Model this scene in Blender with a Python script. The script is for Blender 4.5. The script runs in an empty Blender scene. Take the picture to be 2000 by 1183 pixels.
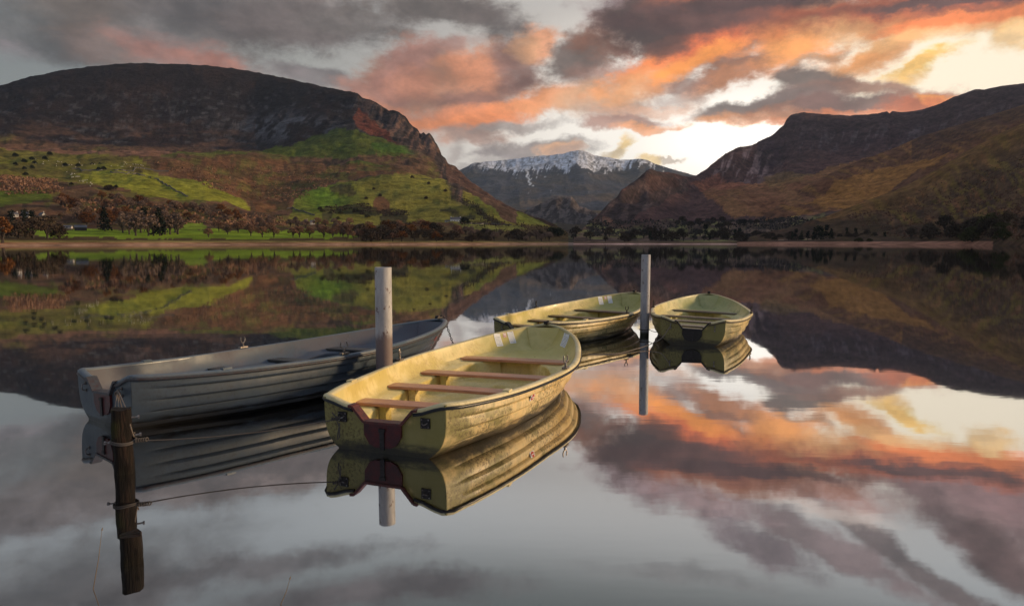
import bpy, math, random
import numpy as np
from mathutils import Vector, Matrix, Euler
random.seed(7)
rng = np.random.default_rng(11)
SC = bpy.context.scene
COL = SC.collection
CAM_H = 1.5
PITCH = math.atan((591.5 - 474.5) / 1333.33)
F = 1333.33
PI = math.pi

# ------------------------------------------------------------------ basic helpers
def ray(x, y):
    """unit-depth direction of the camera through a point of the 2000 x 1183 frame"""
    x = np.asarray(x, float); y = np.asarray(y, float)
    a = (x - 1000) / F; b = (591.5 - y) / F
    return np.stack([a + 0 * b, math.cos(PITCH) + b * math.sin(PITCH), -math.sin(PITCH) + b * math.cos(PITCH)], -1)

def project(p):
    x, y, z = p[..., 0], p[..., 1], p[..., 2] - CAM_H
    d = np.maximum(y * math.cos(PITCH) - z * math.sin(PITCH), 1e-3)
    u = z * math.cos(PITCH) + y * math.sin(PITCH)
    return 1000 + F * x / d, 591.5 - F * u / d

def on_plane(x, y, z=0.0):
    r = ray(x, y)
    return r * ((z - CAM_H) / r[2]) + np.array([0, 0, CAM_H])

def at_dist(x, y, d):
    """point in the direction of (x, y) at the horizontal distance d"""
    r = ray(x, y); h = np.hypot(r[..., 0], r[..., 1]); k = np.asarray(d) / h
    return np.stack([r[..., 0] * k, r[..., 1] * k, CAM_H + r[..., 2] * k], -1)

def lin(c):
    return tuple((v / 255 / 12.92) if v / 255 <= 0.04045 else ((v / 255 + 0.055) / 1.055) ** 2.4 for v in c)

def link(o, parent=None):
    COL.objects.link(o)
    if parent is not None: o.parent = parent
    return o

def mesh_obj(name, verts, faces, mat=None, parent=None, smooth=True, auto=None):
    me = bpy.data.meshes.new(name)
    me.from_pydata([tuple(map(float, v)) for v in verts], [], [tuple(map(int, f)) for f in faces])
    me.update()
    if smooth:
        me.polygons.foreach_set('use_smooth', [True] * len(me.polygons))
        if auto is not None:
            try: me.set_sharp_from_angle(angle=math.radians(auto))
            except Exception: pass
    if mat: me.materials.append(mat)
    return link(bpy.data.objects.new(name, me), parent)

def empty(name, loc=(0, 0, 0), rot=(0, 0, 0)):
    o = bpy.data.objects.new(name, None); COL.objects.link(o)
    o.location = loc; o.rotation_euler = rot; o.empty_display_size = 0.2
    return o

def tag(o, label=None, cat=None, group=None, kind=None):
    if label: o['label'] = label
    if cat: o['category'] = cat
    if group: o['group'] = group
    if kind: o['kind'] = kind
    return o

class MB:
    """collects shapes into one mesh"""
    def __init__(s): s.v = []; s.f = []
    def add(s, vs, fs):
        b = len(s.v); s.v += [tuple(v) for v in vs]; s.f += [tuple(i + b for i in f) for f in fs]; return s
    def box(s, c, h, rz=0.0, m=None):
        vs = []
        for i in (-1, 1):
            for j in (-1, 1):
                for k in (-1, 1):
                    x, y, z = i * h[0], j * h[1], k * h[2]
                    x, y = x * math.cos(rz) - y * math.sin(rz), x * math.sin(rz) + y * math.cos(rz)
                    vs.append((c[0] + x, c[1] + y, c[2] + z))
        if m: vs = [tuple(m @ Vector(v)) for v in vs]
        return s.add(vs, [(0, 1, 3, 2), (4, 6, 7, 5), (0, 4, 5, 1), (2, 3, 7, 6), (0, 2, 6, 4), (1, 5, 7, 3)])
    def tube(s, pts, r, n=8, closed=False, caps=True):
        pts = [Vector(p) for p in pts]; N = len(pts); rs = r if isinstance(r, (list, tuple)) else [r] * N
        rings = []; up = None
        for i, p in enumerate(pts):
            a = pts[(i - 1) % N] if (closed or i > 0) else p
            b = pts[(i + 1) % N] if (closed or i < N - 1) else p
            t = (b - a).normalized()
            if up is None:
                up = Vector((0, 0, 1)) if abs(t.z) < .9 else Vector((1, 0, 0))
            u = (up - t * up.dot(t))
            if u.length < 1e-5: u = t.orthogonal()
            u.normalize(); w = t.cross(u); up = u
            rings.append([p + (u * math.cos(2 * PI * k / n) + w * math.sin(2 * PI * k / n)) * rs[i] for k in range(n)])
        vs = [v for rg in rings for v in rg]; fs = []
        for i in range(N if closed else N - 1):
            j = (i + 1) % N
            for k in range(n): fs.append((i * n + k, i * n + (k + 1) % n, j * n + (k + 1) % n, j * n + k))
        if caps and not closed:
            fs.append(tuple(range(n))[::-1]); fs.append(tuple((N - 1) * n + k for k in range(n)))
        return s.add(vs, fs)
    def build(s, name, mat, parent=None, smooth=True, auto=35):
        return mesh_obj(name, s.v, s.f, mat, parent, smooth, auto)

def pchip(xk, yk, x):
    """monotone cubic through rows of yk (k, ...) at the positions x"""
    xk = np.asarray(xk, float); yk = np.asarray(yk, float); n = len(xk)
    h = np.diff(xk).reshape((-1,) + (1,) * (yk.ndim - 1)); d = np.diff(yk, axis=0) / h
    m = np.zeros_like(yk)
    a, b = d[:-1], d[1:]; same = (a * b) > 0
    m[1:-1] = np.where(same, 2 * a * b / np.where(same, a + b, 1), 0)
    m[0] = d[0]; m[-1] = d[-1]
    i = np.clip(np.searchsorted(xk, x) - 1, 0, n - 2)
    hh = h.reshape(-1)[i].reshape((-1,) + (1,) * (yk.ndim - 1))
    t = ((x - xk[i])).reshape((-1,) + (1,) * (yk.ndim - 1)) / hh
    return (2 * t**3 - 3 * t**2 + 1) * yk[i] + (t**3 - 2 * t * t + t) * hh * m[i] + (-2 * t**3 + 3 * t * t) * yk[i + 1] + (t**3 - t * t) * hh * m[i + 1]

# numpy noise
def _hash(i, j, s):
    n = (i * 374761393 + j * 668265263 + s * 1442695041) & 0xffffffff
    n = ((n ^ (n >> 13)) * 1274126177) & 0xffffffff
    return ((n ^ (n >> 16)) & 0xffff) / 65535.0
def vnoise(x, y, s=0):
    i = np.floor(x).astype(np.int64); j = np.floor(y).astype(np.int64); fx = x - i; fy = y - j
    u = fx * fx * (3 - 2 * fx); v = fy * fy * (3 - 2 * fy)
    return (_hash(i, j, s) * (1 - u) + _hash(i + 1, j, s) * u) * (1 - v) + (_hash(i, j + 1, s) * (1 - u) + _hash(i + 1, j + 1, s) * u) * v
def fbm(x, y, s=0, o=5, g=.5):
    a, t, r = 1.0, 0.0, 0.0
    for k in range(o):
        r = r + a * vnoise(x * 2**k + 17.3 * k, y * 2**k - 9.1 * k, s + k); t += a; a *= g
    return r / t          # 0..1
def ridged(x, y, s=0, o=4):
    a, t, r = 1.0, 0.0, 0.0
    for k in range(o):
        r = r + a * (1 - abs(2 * vnoise(x * 2**k + 3.7 * k, y * 2**k + 5.2 * k, s + k) - 1)); t += a; a *= .5
    return r / t

# ------------------------------------------------------------------ material helpers
def new_mat(name):
    m = bpy.data.materials.new(name); m.use_nodes = True
    nt = m.node_tree; b = nt.nodes['Principled BSDF']
    return m, nt, b
def N(nt, t, **kw):
    n = nt.nodes.new(t)
    for k, v in kw.items():
        if k.startswith('i_'):
            key = k[2:]; key = int(key) if key.isdigit() else key.replace('_', ' ')
            n.inputs[key].default_value = v
        else: setattr(n, k, v)
    return n
def ramp(nt, pts, fac=None, interp='LINEAR'):
    r = nt.nodes.new('ShaderNodeValToRGB'); e = r.color_ramp; e.interpolation = interp
    while len(e.elements) < len(pts): e.elements.new(.5)
    for q, (p, c) in zip(e.elements, pts):
        q.position = p; q.color = tuple(c) + (1,) if len(c) == 3 else c
    if fac is not None: nt.links.new(fac, r.inputs[0])
    return r
def mixc(nt, fac, a, b, mode='MIX'):
    m = nt.nodes.new('ShaderNodeMix'); m.data_type = 'RGBA'; m.blend_type = mode
    for sock, v in ((m.inputs[0], fac), (m.inputs[6], a), (m.inputs[7], b)):
        if hasattr(v, 'is_linked'): nt.links.new(v, sock)
        elif isinstance(v, (int, float)): sock.default_value = v
        else: sock.default_value = tuple(v) + (1,) if len(v) == 3 else v
    return m.outputs[2]
def math_n(nt, op, a, b=None, c=None, clamp=False):
    m = nt.nodes.new('ShaderNodeMath'); m.operation = op; m.use_clamp = clamp
    for i, v in enumerate((a, b, c)):
        if v is None: continue
        if hasattr(v, 'is_linked'): nt.links.new(v, m.inputs[i])
        else: m.inputs[i].default_value = v
    return m.outputs[0]
def noise(nt, vec, scale, detail=4, rough=.55, dist=0.0):
    n = N(nt, 'ShaderNodeTexNoise'); n.inputs['Scale'].default_value = scale; n.inputs['Detail'].default_value = detail
    n.inputs['Roughness'].default_value = rough; n.inputs['Distortion'].default_value = dist
    if vec is not None: nt.links.new(vec, n.inputs['Vector'])
    return n
def smooth(nt, v, a, b, lo=0.0, hi=1.0):
    m = N(nt, 'ShaderNodeMapRange'); m.interpolation_type = 'SMOOTHSTEP'
    nt.links.new(v, m.inputs['Value'])
    for k, q in (('From Min', a), ('From Max', b), ('To Min', lo), ('To Max', hi)): m.inputs[k].default_value = q
    return m.outputs['Result']
def bump(nt, b, h, strength=.3, dist=.02):
    n = N(nt, 'ShaderNodeBump'); n.inputs['Strength'].default_value = strength; n.inputs['Distance'].default_value = dist
    nt.links.new(h, n.inputs['Height']); nt.links.new(n.outputs[0], b.inputs['Normal'])
def mapping(nt, vec, sc=(1, 1, 1), loc=(0, 0, 0), rot=(0, 0, 0)):
    m = N(nt, 'ShaderNodeMapping'); m.inputs['Scale'].default_value = sc; m.inputs['Location'].default_value = loc
    m.inputs['Rotation'].default_value = rot; nt.links.new(vec, m.inputs['Vector']); return m.outputs[0]

def simple_mat(name, col, rough=.6, metal=0.0, var=.35, scale=20.0, bstr=.25, col2=None, spec=.4, bdist=.01):
    m, nt, b = new_mat(name)
    tc = N(nt, 'ShaderNodeTexCoord'); n = noise(nt, tc.outputs['Object'], scale, 6, .6)
    c2 = col2 if col2 else tuple(c * (1 - var) for c in col)
    r = ramp(nt, [(.32, c2), (.66, col)], n.outputs['Fac'])
    nt.links.new(r.outputs[0], b.inputs['Base Color'])
    b.inputs['Roughness'].default_value = rough; b.inputs['Metallic'].default_value = metal
    b.inputs['Specular IOR Level'].default_value = spec
    bump(nt, b, n.outputs['Fac'], bstr, bdist)
    return m

def hull_mat(name, col, worn_lit, grime, algae, algae_amt, gloss=.35, wl=(.035, .13)):
    """fibreglass shell: faded colour, pale patches (rubbed wear plus painted glints inside), algae stain, dark slime by the waterline"""
    m, nt, b = new_mat(name); tc = N(nt, 'ShaderNodeTexCoord'); o = tc.outputs['Object']
    sep = N(nt, 'ShaderNodeSeparateXYZ'); nt.links.new(o, sep.inputs[0])
    n1 = noise(nt, o, 2.3, 8, .65); n2 = noise(nt, mapping(nt, o, (3, 3, 14)), 2.0, 6, .6)
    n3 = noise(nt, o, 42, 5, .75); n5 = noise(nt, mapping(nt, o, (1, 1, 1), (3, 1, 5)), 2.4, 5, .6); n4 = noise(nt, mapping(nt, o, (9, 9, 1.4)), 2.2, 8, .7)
    c = mixc(nt, smooth(nt, n1.outputs['Fac'], .43, .58), col, worn_lit)  # rubbed patches; inside, their contrast also paints in bright sunlit streaks
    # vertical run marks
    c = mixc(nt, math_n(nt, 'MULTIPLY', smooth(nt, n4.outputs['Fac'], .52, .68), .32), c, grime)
    bw = math_n(nt, 'MULTIPLY', smooth(nt, sep.outputs['X'], 2.7, 3.5), .55); c = mixc(nt, bw, c, algae)      # green film towards the bow
    # algae, strongest at the stern
    st = math_n(nt, 'ADD', math_n(nt, 'MULTIPLY', smooth(nt, sep.outputs['X'], 1.2, .0), .5), math_n(nt, 'MULTIPLY', smooth(nt, sep.outputs['X'], .012, .0), .9))
    al = math_n(nt, 'MULTIPLY', smooth(nt, math_n(nt, 'ADD', n1.outputs['Fac'], math_n(nt, 'MULTIPLY', st, .13)), .50, .66), algae_amt)
    c = mixc(nt, al, c, algae)
    spk = math_n(nt, 'MULTIPLY', smooth(nt, n3.outputs['Fac'], .47, .60), math_n(nt, 'ADD', math_n(nt, 'MULTIPLY', smooth(nt, math_n(nt, 'ADD', n5.outputs['Fac'], math_n(nt, 'MULTIPLY', smooth(nt, sep.outputs['Z'], .30, .04), .13)), .51, .62), .9 * algae_amt), .02))
    c = mixc(nt, spk, c, grime)
    # slime line above the water
    zz = math_n(nt, 'ADD', sep.outputs['Z'], math_n(nt, 'MULTIPLY', math_n(nt, 'SUBTRACT', n2.outputs['Fac'], .5), .16))
    c = mixc(nt, math_n(nt, 'MULTIPLY', smooth(nt, zz, wl[1], wl[0]), .92), c, (.012, .009, .005))
    nt.links.new(c, b.inputs['Base Color'])
    nt.links.new(smooth(nt, n1.outputs['Fac'], .3, .7, gloss - .08, gloss + .2), b.inputs['Roughness'])
    b.inputs['Specular IOR Level'].default_value = .5
    bump(nt, b, n3.outputs['Fac'], .12, .004)
    return m

# ------------------------------------------------------------------ camera, render settings
cam = bpy.data.cameras.new('camera'); co = link(bpy.data.objects.new('camera', cam)); SC.camera = co
cam.sensor_width = 36; cam.lens = 24.0; cam.clip_start = .05; cam.clip_end = 80000
co.location = (0, 0, CAM_H); co.rotation_euler = (PI / 2 - PITCH, 0, 0)
SC.render.resolution_x = 1024; SC.render.resolution_y = 605
SC.view_settings.view_transform = 'Standard'; SC.view_settings.look = 'None'; SC.view_settings.exposure = 0; SC.view_settings.gamma = 1
try:
    SC.cycles.use_denoising = True; SC.cycles.max_bounces = 5; SC.cycles.diffuse_bounces = 3; SC.cycles.glossy_bounces = 4
    SC.cycles.volume_bounces = 0; SC.cycles.sample_clamp_indirect = 6
except Exception: pass

# ------------------------------------------------------------------ sun + sky
SUN_AZ, SUN_EL = math.radians(84), math.radians(13)
sd = bpy.data.lights.new('sun', 'SUN'); so = link(bpy.data.objects.new('sun', sd))
sd.energy = 3.9; sd.angle = math.radians(7); sd.color = (1, .70, .40)
dirv = Vector((math.sin(SUN_AZ) * math.cos(SUN_EL), math.cos(SUN_AZ) * math.cos(SUN_EL), math.sin(SUN_EL)))
so.rotation_euler = dirv.to_track_quat('Z', 'Y').to_euler(); so.location = (200, 20, 60)

def azel(x, y):
    r = ray(x, y); return math.degrees(math.atan2(r[0], r[1])), math.degrees(math.atan2(r[2], math.hypot(r[0], r[1])))

WATER_R = .68
HAZE_D = 2.3e-5
BACK_SKY, HIGH_SKY = (.20, .22, .27), (.36, .40, .50)
# cloud banks: (x, y, half width, half height, turn, colour, opacity, softness) in frame units of the direction they lie in
CL = [
 # soft glow and gradient of the clear sky first
 # left bank
 (330, 20, 420, 80, 0, (100, 92, 92), .95, .5), (90, 60, 150, 50, 8, (92, 92, 95), .9, .5), (230, 95, 110, 40, 10, (118, 98, 94), .8, .6),
 (150, 25, 90, 30, 0, (112, 98, 92), .6, .7), (420, 30, 130, 45, 0, (88, 83, 86), .8, .6), (560, 55, 130, 45, 0, (100, 90, 91), .9, .5),
 (350, 112, 120, 32, 12, (150, 104, 96), .85, .6), (420, 128, 80, 16, 12, (160, 105, 92), .7, .7), (300, 65, 60, 22, 0, (120, 118, 122), .5, .8),
 (620, 152, 95, 24, 4, (112, 104, 108), .9, .5), (545, 140, 60, 20, 0, (122, 112, 116), .6, .6),
 (700, 45, 130, 20, -4, (112, 104, 104), .75, .6),
 (870, 28, 190, 40, 2, (103, 94, 93), .97, .45), (960, 45, 90, 34, 8, (96, 86, 86), .8, .6),
 # rose bank in the middle
 (890, 175, 215, 85, 0, (168, 110, 96), .97, .45), (800, 130, 70, 45, -30, (158, 112, 104), .9, .55), (740, 185, 95, 38, 0, (168, 116, 104), .8, .6),
 (930, 145, 80, 40, 10, (208, 124, 98), .9, .7), (820, 165, 50, 28, 10, (196, 118, 98), .7, .7), (870, 95, 70, 22, -10, (150, 110, 102), .8, .6), (930, 190, 150, 17, -3, (124, 86, 80), .75, .7),
 (890, 228, 165, 26, -4, (216, 122, 90), .9, .6), (1010, 207, 130, 22, -12, (224, 122, 78), .9, .6), (860, 252, 90, 22, 5, (190, 122, 106), .75, .6),
 (760, 215, 90, 18, 15, (196, 116, 92), .8, .6), (1070, 195, 100, 26, -8, (222, 134, 92), .75, .6),
 (1010, 130, 50, 48, 0, (138, 100, 94), .85, .6), (1055, 82, 38, 30, 20, (226, 156, 116), .95, .55), (1020, 90, 28, 20, 0, (200, 138, 112), .7, .7),
 (1130, 118, 82, 46, -12, (108, 92, 88), .97, .5), (1180, 150, 100, 24, 0, (160, 116, 104), .7, .7), (1000, 165, 60, 16, -10, (118, 84, 80), .6, .7),
 (1175, 195, 130, 34, -4, (196, 140, 118), .75, .6), (1210, 215, 80, 24, 0, (156, 128, 122), .7, .7),
 # great orange bank, right
 (1430, 45, 290, 75, 0, (140, 82, 66), .97, .45), (1260, 55, 115, 62, 25, (84, 66, 64), .97, .5), (1330, 95, 130, 30, -16, (150, 76, 56), .85, .6),
 (1255, 135, 90, 24, -25, (236, 122, 62), .95, .6), (1345, 112, 110, 26, -16, (242, 120, 58), .95, .6), (1400, 80, 120, 22, -10, (208, 92, 54), .8, .6),
 (1245, 168, 90, 30, -16, (214, 138, 96), .8, .6), (1310, 155, 90, 20, -16, (196, 118, 82), .75, .6),
 (1535, 90, 90, 48, 5, (238, 150, 88), .95, .55), (1540, 62, 80, 30, 0, (228, 122, 64), .85, .6), (1480, 25, 170, 34, 4, (122, 72, 62), .85, .6), (1340, 15, 90, 28, 0, (156, 84, 66), .7, .6),
 (1605, 10, 38, 14, 0, (238, 176, 138), .9, .6), (1700, 35, 190, 30, 3, (176, 86, 60), .95, .5), (1830, 30, 210, 34, -3, (196, 92, 60), .95, .5), (1840, 6, 200, 14, 0, (88, 66, 66), .95, .6),
 (1720, 55, 90, 14, 0, (196, 104, 68), .8, .6), (1930, 38, 90, 16, -6, (238, 126, 72), .9, .6), (1650, 72, 110, 24, 8, (236, 176, 116), .75, .6), (1830, 72, 90, 14, 0, (244, 200, 140), .6, .7),
 (1995, 72, 36, 22, -20, (240, 190, 118), .8, .6),
 (1735, 100, 50, 22, -20, (204, 132, 88), .9, .55), (1690, 130, 66, 24, -15, (228, 158, 98), .85, .55), (1790, 130, 70, 12, -14, (250, 206, 120), .85, .6), (1760, 150, 40, 9, -8, (244, 182, 90), .6, .6),
 (1590, 118, 50, 8, -6, (176, 124, 102), .7, .5),
 (1440, 142, 90, 20, -22, (122, 90, 82), .92, .5), (1400, 165, 110, 20, -18, (206, 122, 84), .75, .6), (1345, 168, 60, 16, -8, (132, 102, 96), .8, .6), (1310, 195, 70, 18, 0, (150, 126, 122), .6, .7),
 (1600, 160, 80, 24, 14, (108, 92, 88), .97, .5), (1680, 172, 90, 14, 4, (150, 102, 84), .9, .55), (1560, 190, 100, 22, -5, (124, 98, 92), .9, .55),
 (1470, 205, 120, 17, -6, (116, 98, 96), .95, .5), (1480, 226, 110, 12, 2, (224, 140, 98), .8, .55), (1560, 214, 120, 16, 0, (170, 104, 84), .85, .55),
 (1680, 202, 150, 18, 3, (118, 88, 84), .95, .5), (1690, 222, 160, 10, 0, (216, 116, 78), .85, .5), (1790, 196, 66, 20, -4, (186, 94, 68), .97, .5), (1835, 185, 44, 8, 14, (248, 156, 70), .9, .6), (1855, 195, 40, 10, 14, (214, 104, 62), .8, .6),
 (1330, 45, 150, 26, 4, (92, 66, 64), .9, .6), (1480, 8, 230, 15, 2, (84, 62, 62), .9, .6), (1290, 95, 60, 18, -12, (96, 70, 66), .85, .6), (1350, 125, 85, 17, -18, (250, 138, 56), .95, .6), (1545, 95, 60, 28, 0, (248, 160, 82), .9, .6), (1930, 22, 120, 10, 0, (96, 66, 62), .9, .6), (1850, 44, 150, 12, -2, (236, 118, 62), .9, .6),
 (1700, 118, 46, 16, -22, (222, 138, 84), .95, .5), (1790, 128, 60, 7, -12, (250, 190, 96), .9, .5), (1740, 88, 60, 12, -10, (238, 176, 112), .8, .6),
 (870, 238, 170, 13, -3, (232, 126, 78), .85, .7), (1225, 238, 110, 14, -2, (164, 124, 114), .9, .5), (1275, 246, 70, 9, 0, (232, 158, 108), .85, .5), (1265, 215, 100, 10, 0, (214, 160, 130), .6, .6),
 # low streaks over the far snow peak
 (1000, 246, 120, 12, -2, (158, 146, 146), .85, .55), (905, 262, 60, 12, 8, (168, 140, 134), .8, .6), (1030, 290, 130, 18, -3, (146, 134, 136), .95, .5), (980, 297, 70, 7, 0, (140, 130, 134), .8, .6),
 (1090, 292, 44, 12, 6, (222, 170, 134), .9, .55), (1108, 300, 40, 12, 6, (170, 146, 142), .7, .6), (935, 320, 70, 12, -12, (156, 148, 150), .85, .6), (885, 290, 26, 26, 0, (156, 144, 144), .75, .6),
 (1220, 286, 36, 13, -28, (248, 208, 142), .95, .6), (1195, 300, 26, 8, 0, (214, 188, 152), .7, .6), (1272, 312, 22, 8, 8, (246, 208, 140), .85, .6), (1310, 314, 24, 4, 2, (206, 184, 168), .75, .6), (1330, 332, 22, 3, 8, (196, 168, 150), .7, .6),
]
# higher banks, seen only in the water: (x, y) of the reflection
CLR = [
 (200, 965, 420, 42, 0, (104, 97, 102), .9, .6), (420, 940, 200, 26, 0, (128, 110, 112), .6, .7), (80, 860, 160, 30, 0, (118, 100, 108), .6, .7), (560, 935, 200, 18, 0, (132, 112, 110), .6, .7),
 (480, 1110, 330, 26, 0, (88, 84, 88), .85, .7), (760, 1150, 320, 30, 0, (86, 80, 84), .85, .7), (150, 1150, 300, 60, 0, (74, 70, 72), .8, .8), (250, 1060, 260, 26, 0, (96, 96, 100), .5, .8),
 (1230, 935, 130, 40, 14, (126, 106, 112), .92, .6), (1330, 960, 160, 40, 14, (132, 108, 112), .9, .6), (1500, 925, 260, 40, 6, (150, 116, 112), .85, .6), (1680, 900, 180, 30, 4, (186, 126, 108), .8, .6),
 (1900, 905, 170, 24, -3, (214, 124, 96), .9, .6), (1850, 950, 260, 42, 10, (124, 94, 98), .95, .55), (1480, 1060, 140, 32, 18, (104, 92, 98), .92, .55), (1640, 1075, 220, 26, 16, (112, 94, 98), .85, .6),
 (1780, 1100, 260, 20, 24, (92, 80, 82), .9, .55), (1900, 1030, 180, 40, 24, (116, 94, 96), .9, .6), (1960, 1090, 120, 40, 30, (86, 68, 68), .9, .6), (1330, 1120, 200, 16, 0, (112, 108, 112), .5, .7),
 (1560, 985, 180, 16, 6, (196, 180, 176), .5, .7),
]
def build_world():
    w = bpy.data.worlds.new('World'); SC.world = w; w.use_nodes = True
    nt = w.node_tree; nt.nodes.clear()
    out = N(nt, 'ShaderNodeOutputWorld'); bg = N(nt, 'ShaderNodeBackground'); nt.links.new(bg.outputs[0], out.inputs[0])
    tc = N(nt, 'ShaderNodeTexCoord'); d = tc.outputs['Generated']
    sep = N(nt, 'ShaderNodeSeparateXYZ'); nt.links.new(d, sep.inputs[0])
    az = math_n(nt, 'MULTIPLY', math_n(nt, 'ARCTAN2', sep.outputs[0], sep.outputs[1]), 180 / PI)
    el = math_n(nt, 'MULTIPLY', math_n(nt, 'ARCSINE', sep.outputs[2]), 180 / PI)
    # billow noise in direction space, squashed towards the horizon
    dn = mapping(nt, d, (1, 1, 1.7))
    n1 = noise(nt, dn, 10.0, 9, .62, .15); n2 = noise(nt, mapping(nt, dn, (1, 1, 1), (5, 2, 8)), 20.0, 6, .62)
    nf = noise(nt, mapping(nt, dn, (1, 1, 1.0), (1, 7, 3)), 13.0, 12, .66, .15)
    comb = N(nt, 'ShaderNodeCombineXYZ'); nt.links.new(az, comb.inputs[0]); nt.links.new(el, comb.inputs[1])
    def sub(col, amp):
        v = N(nt, 'ShaderNodeVectorMath', operation='SUBTRACT'); nt.links.new(col, v.inputs[0]); v.inputs[1].default_value = (.5, .5, .5)
        m = N(nt, 'ShaderNodeVectorMath', operation='MULTIPLY'); nt.links.new(v.outputs[0], m.inputs[0]); m.inputs[1].default_value = amp
        return m.outputs[0]
    add = N(nt, 'ShaderNodeVectorMath', operation='ADD'); nt.links.new(comb.outputs[0], add.inputs[0]); nt.links.new(sub(n1.outputs['Color'], (5.0, 2.8, 0)), add.inputs[1])
    add2 = N(nt, 'ShaderNodeVectorMath', operation='ADD'); nt.links.new(add.outputs[0], add2.inputs[0]); nt.links.new(sub(n2.outputs['Color'], (2.0, 1.3, 0)), add2.inputs[1])
    p = add2.outputs[0]
    edge = math_n(nt, 'MULTIPLY', math_n(nt, 'SUBTRACT', nf.outputs['Fac'], .5), 1.9)
    # clear sky
    base = mixc(nt, smooth(nt, el, 0, 20), lin((142, 145, 140)), lin((122, 126, 128)))
    base = mixc(nt, smooth(nt, el, 17.5, 21), base, (.50, .525, .53))
    base = mixc(nt, smooth(nt, el, 21.5, 29), base, (.17, .185, .18))
    base = mixc(nt, math_n(nt, 'MULTIPLY', smooth(nt, el, 17.5, 21), smooth(nt, az, -8, -32, 0, .6)), base, (.22, .23, .24))
    def glow(cx, cy, rx, ry, col, op, s0=1.0, s1=.0):
        a, e = azel(cx, cy)
        m = mapping(nt, comb.outputs[0], (1 / (rx * .043), 1 / (ry * .043), 0), (-a / (rx * .043), -e / (ry * .043), 0))
        ln = N(nt, 'ShaderNodeVectorMath', operation='LENGTH'); nt.links.new(m, ln.inputs[0])
        return math_n(nt, 'MULTIPLY', smooth(nt, ln.outputs['Value'], s0, s1), op), col
    for g in ((1350, 260, 1050, 520, lin((214, 205, 196)), .95, 1, .25), (1450, 290, 640, 330, (1.12, 1.04, .93), .98, 1, .35), (1850, 140, 330, 190, (1.15, .99, .74), .9, 1, .3), (1480, 280, 260, 110, (1.55, 1.42, 1.25), .95, 1, .3), (500, 100, 260, 120, lin((168, 168, 162)), .6, 1, .2)):
        f, c = glow(*g); base = mixc(nt, f, base, c)
    # distant banks are only evaluated in the part of the sky they can reach (mix shaders skip the unused side)
    hi = smooth(nt, el, 30, 55)
    back = smooth(nt, math_n(nt, 'ABSOLUTE', az), 60, 120)
    nv = noise(nt, mapping(nt, dn, (1, 1, 1), (2, 9, 4)), 13.0, 8, .6, .2); var = math_n(nt, 'MULTIPLY', smooth(nt, nv.outputs['Fac'], .32, .68, .76, 1.34), smooth(nt, n2.outputs['Fac'], .35, .65, .93, 1.08))
    sky = N(nt, 'ShaderNodeTexSky'); sky.sky_type = 'NISHITA'; sky.sun_disc = False; sky.sun_elevation = SUN_EL; sky.sun_rotation = SUN_AZ
    sk = N(nt, 'ShaderNodeVectorMath', operation='SCALE'); nt.links.new(sky.outputs[0], sk.inputs[0]); sk.inputs['Scale'].default_value = .006
    s3 = N(nt, 'ShaderNodeSeparateXYZ'); nt.links.new(p, s3.inputs[0]); c3 = N(nt, 'ShaderNodeCombineXYZ'); nt.links.new(s3.outputs[0], c3.inputs[0]); nt.links.new(s3.outputs[1], c3.inputs[1]); nt.links.new(var, c3.inputs[2]); p = c3.outputs[0]
    dv = N(nt, 'ShaderNodeVectorMath', operation='SCALE'); nt.links.new(base, dv.inputs[0]); nt.links.new(math_n(nt, 'DIVIDE', 1.0, var), dv.inputs['Scale']); base = dv.outputs[0]   # the open sky keeps its even tone
    items = []
    for refl, lst in ((True, CLR), (False, CL)):
        for (x, y, rx, ry, rot, c, op, soft) in lst:
            a, e = azel(x, y); c = lin((min(c[0] * 1.03, 252), c[1] * (1.08 if c[0] - c[2] > 70 and c[1] < 150 else 1.0)* 1.02, c[2] * .97)); gl = .3 * c[0] + .6 * c[1] + .1 * c[2]; c = tuple(v * .93 + gl * .07 for v in c)
            if refl: e = -e; c = tuple(v / WATER_R for v in c)
            kx, ky = rx * .0425 * .93, ry * .0415 * 1.02
            th = math.radians(-rot if not refl else rot)
            ex = math.hypot(kx * math.cos(th), ky * math.sin(th)); ey = math.hypot(kx * math.sin(th), ky * math.cos(th)); g = 1.4 + soft * .55
            items.append((a, e, th, kx, ky, c, op, soft, a - ex * g - 2.6, a + ex * g + 2.6, e - ey * g - 1.5, e + ey * g + 1.5))
    # one cloud bank as a node group: a soft ellipse with torn edges laid over the colour so far
    bk = bpy.data.node_groups.new('cloud_bank', 'ShaderNodeTree')
    for nm, ty in (('Col', 'NodeSocketColor'), ('P', 'NodeSocketVector'), ('Edge', 'NodeSocketFloat'), ('Loc', 'NodeSocketVector'), ('Rot', 'NodeSocketVector'), ('Sc', 'NodeSocketVector'), ('Tint', 'NodeSocketColor'), ('Op', 'NodeSocketFloat'), ('Outer', 'NodeSocketFloat'), ('Inner', 'NodeSocketFloat')):
        bk.interface.new_socket(nm, in_out='INPUT', socket_type=ty)
    bk.interface.new_socket('Col', in_out='OUTPUT', socket_type='NodeSocketColor')
    gi = bk.nodes.new('NodeGroupInput'); go = bk.nodes.new('NodeGroupOutput')
    ch = N(bk, 'ShaderNodeVectorMath', operation='MULTIPLY_ADD'); bk.links.new(gi.outputs['Col'], ch.inputs[0]); ch.inputs[1].default_value = (1e-7, 1e-7, 0); bk.links.new(gi.outputs['P'], ch.inputs[2])
    m = N(bk, 'ShaderNodeMapping'); m.vector_type = 'TEXTURE'; bk.links.new(ch.outputs[0], m.inputs['Vector'])
    for k_, s_ in (('Location', 'Loc'), ('Rotation', 'Rot'), ('Scale', 'Sc')): bk.links.new(gi.outputs[s_], m.inputs[k_])
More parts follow.
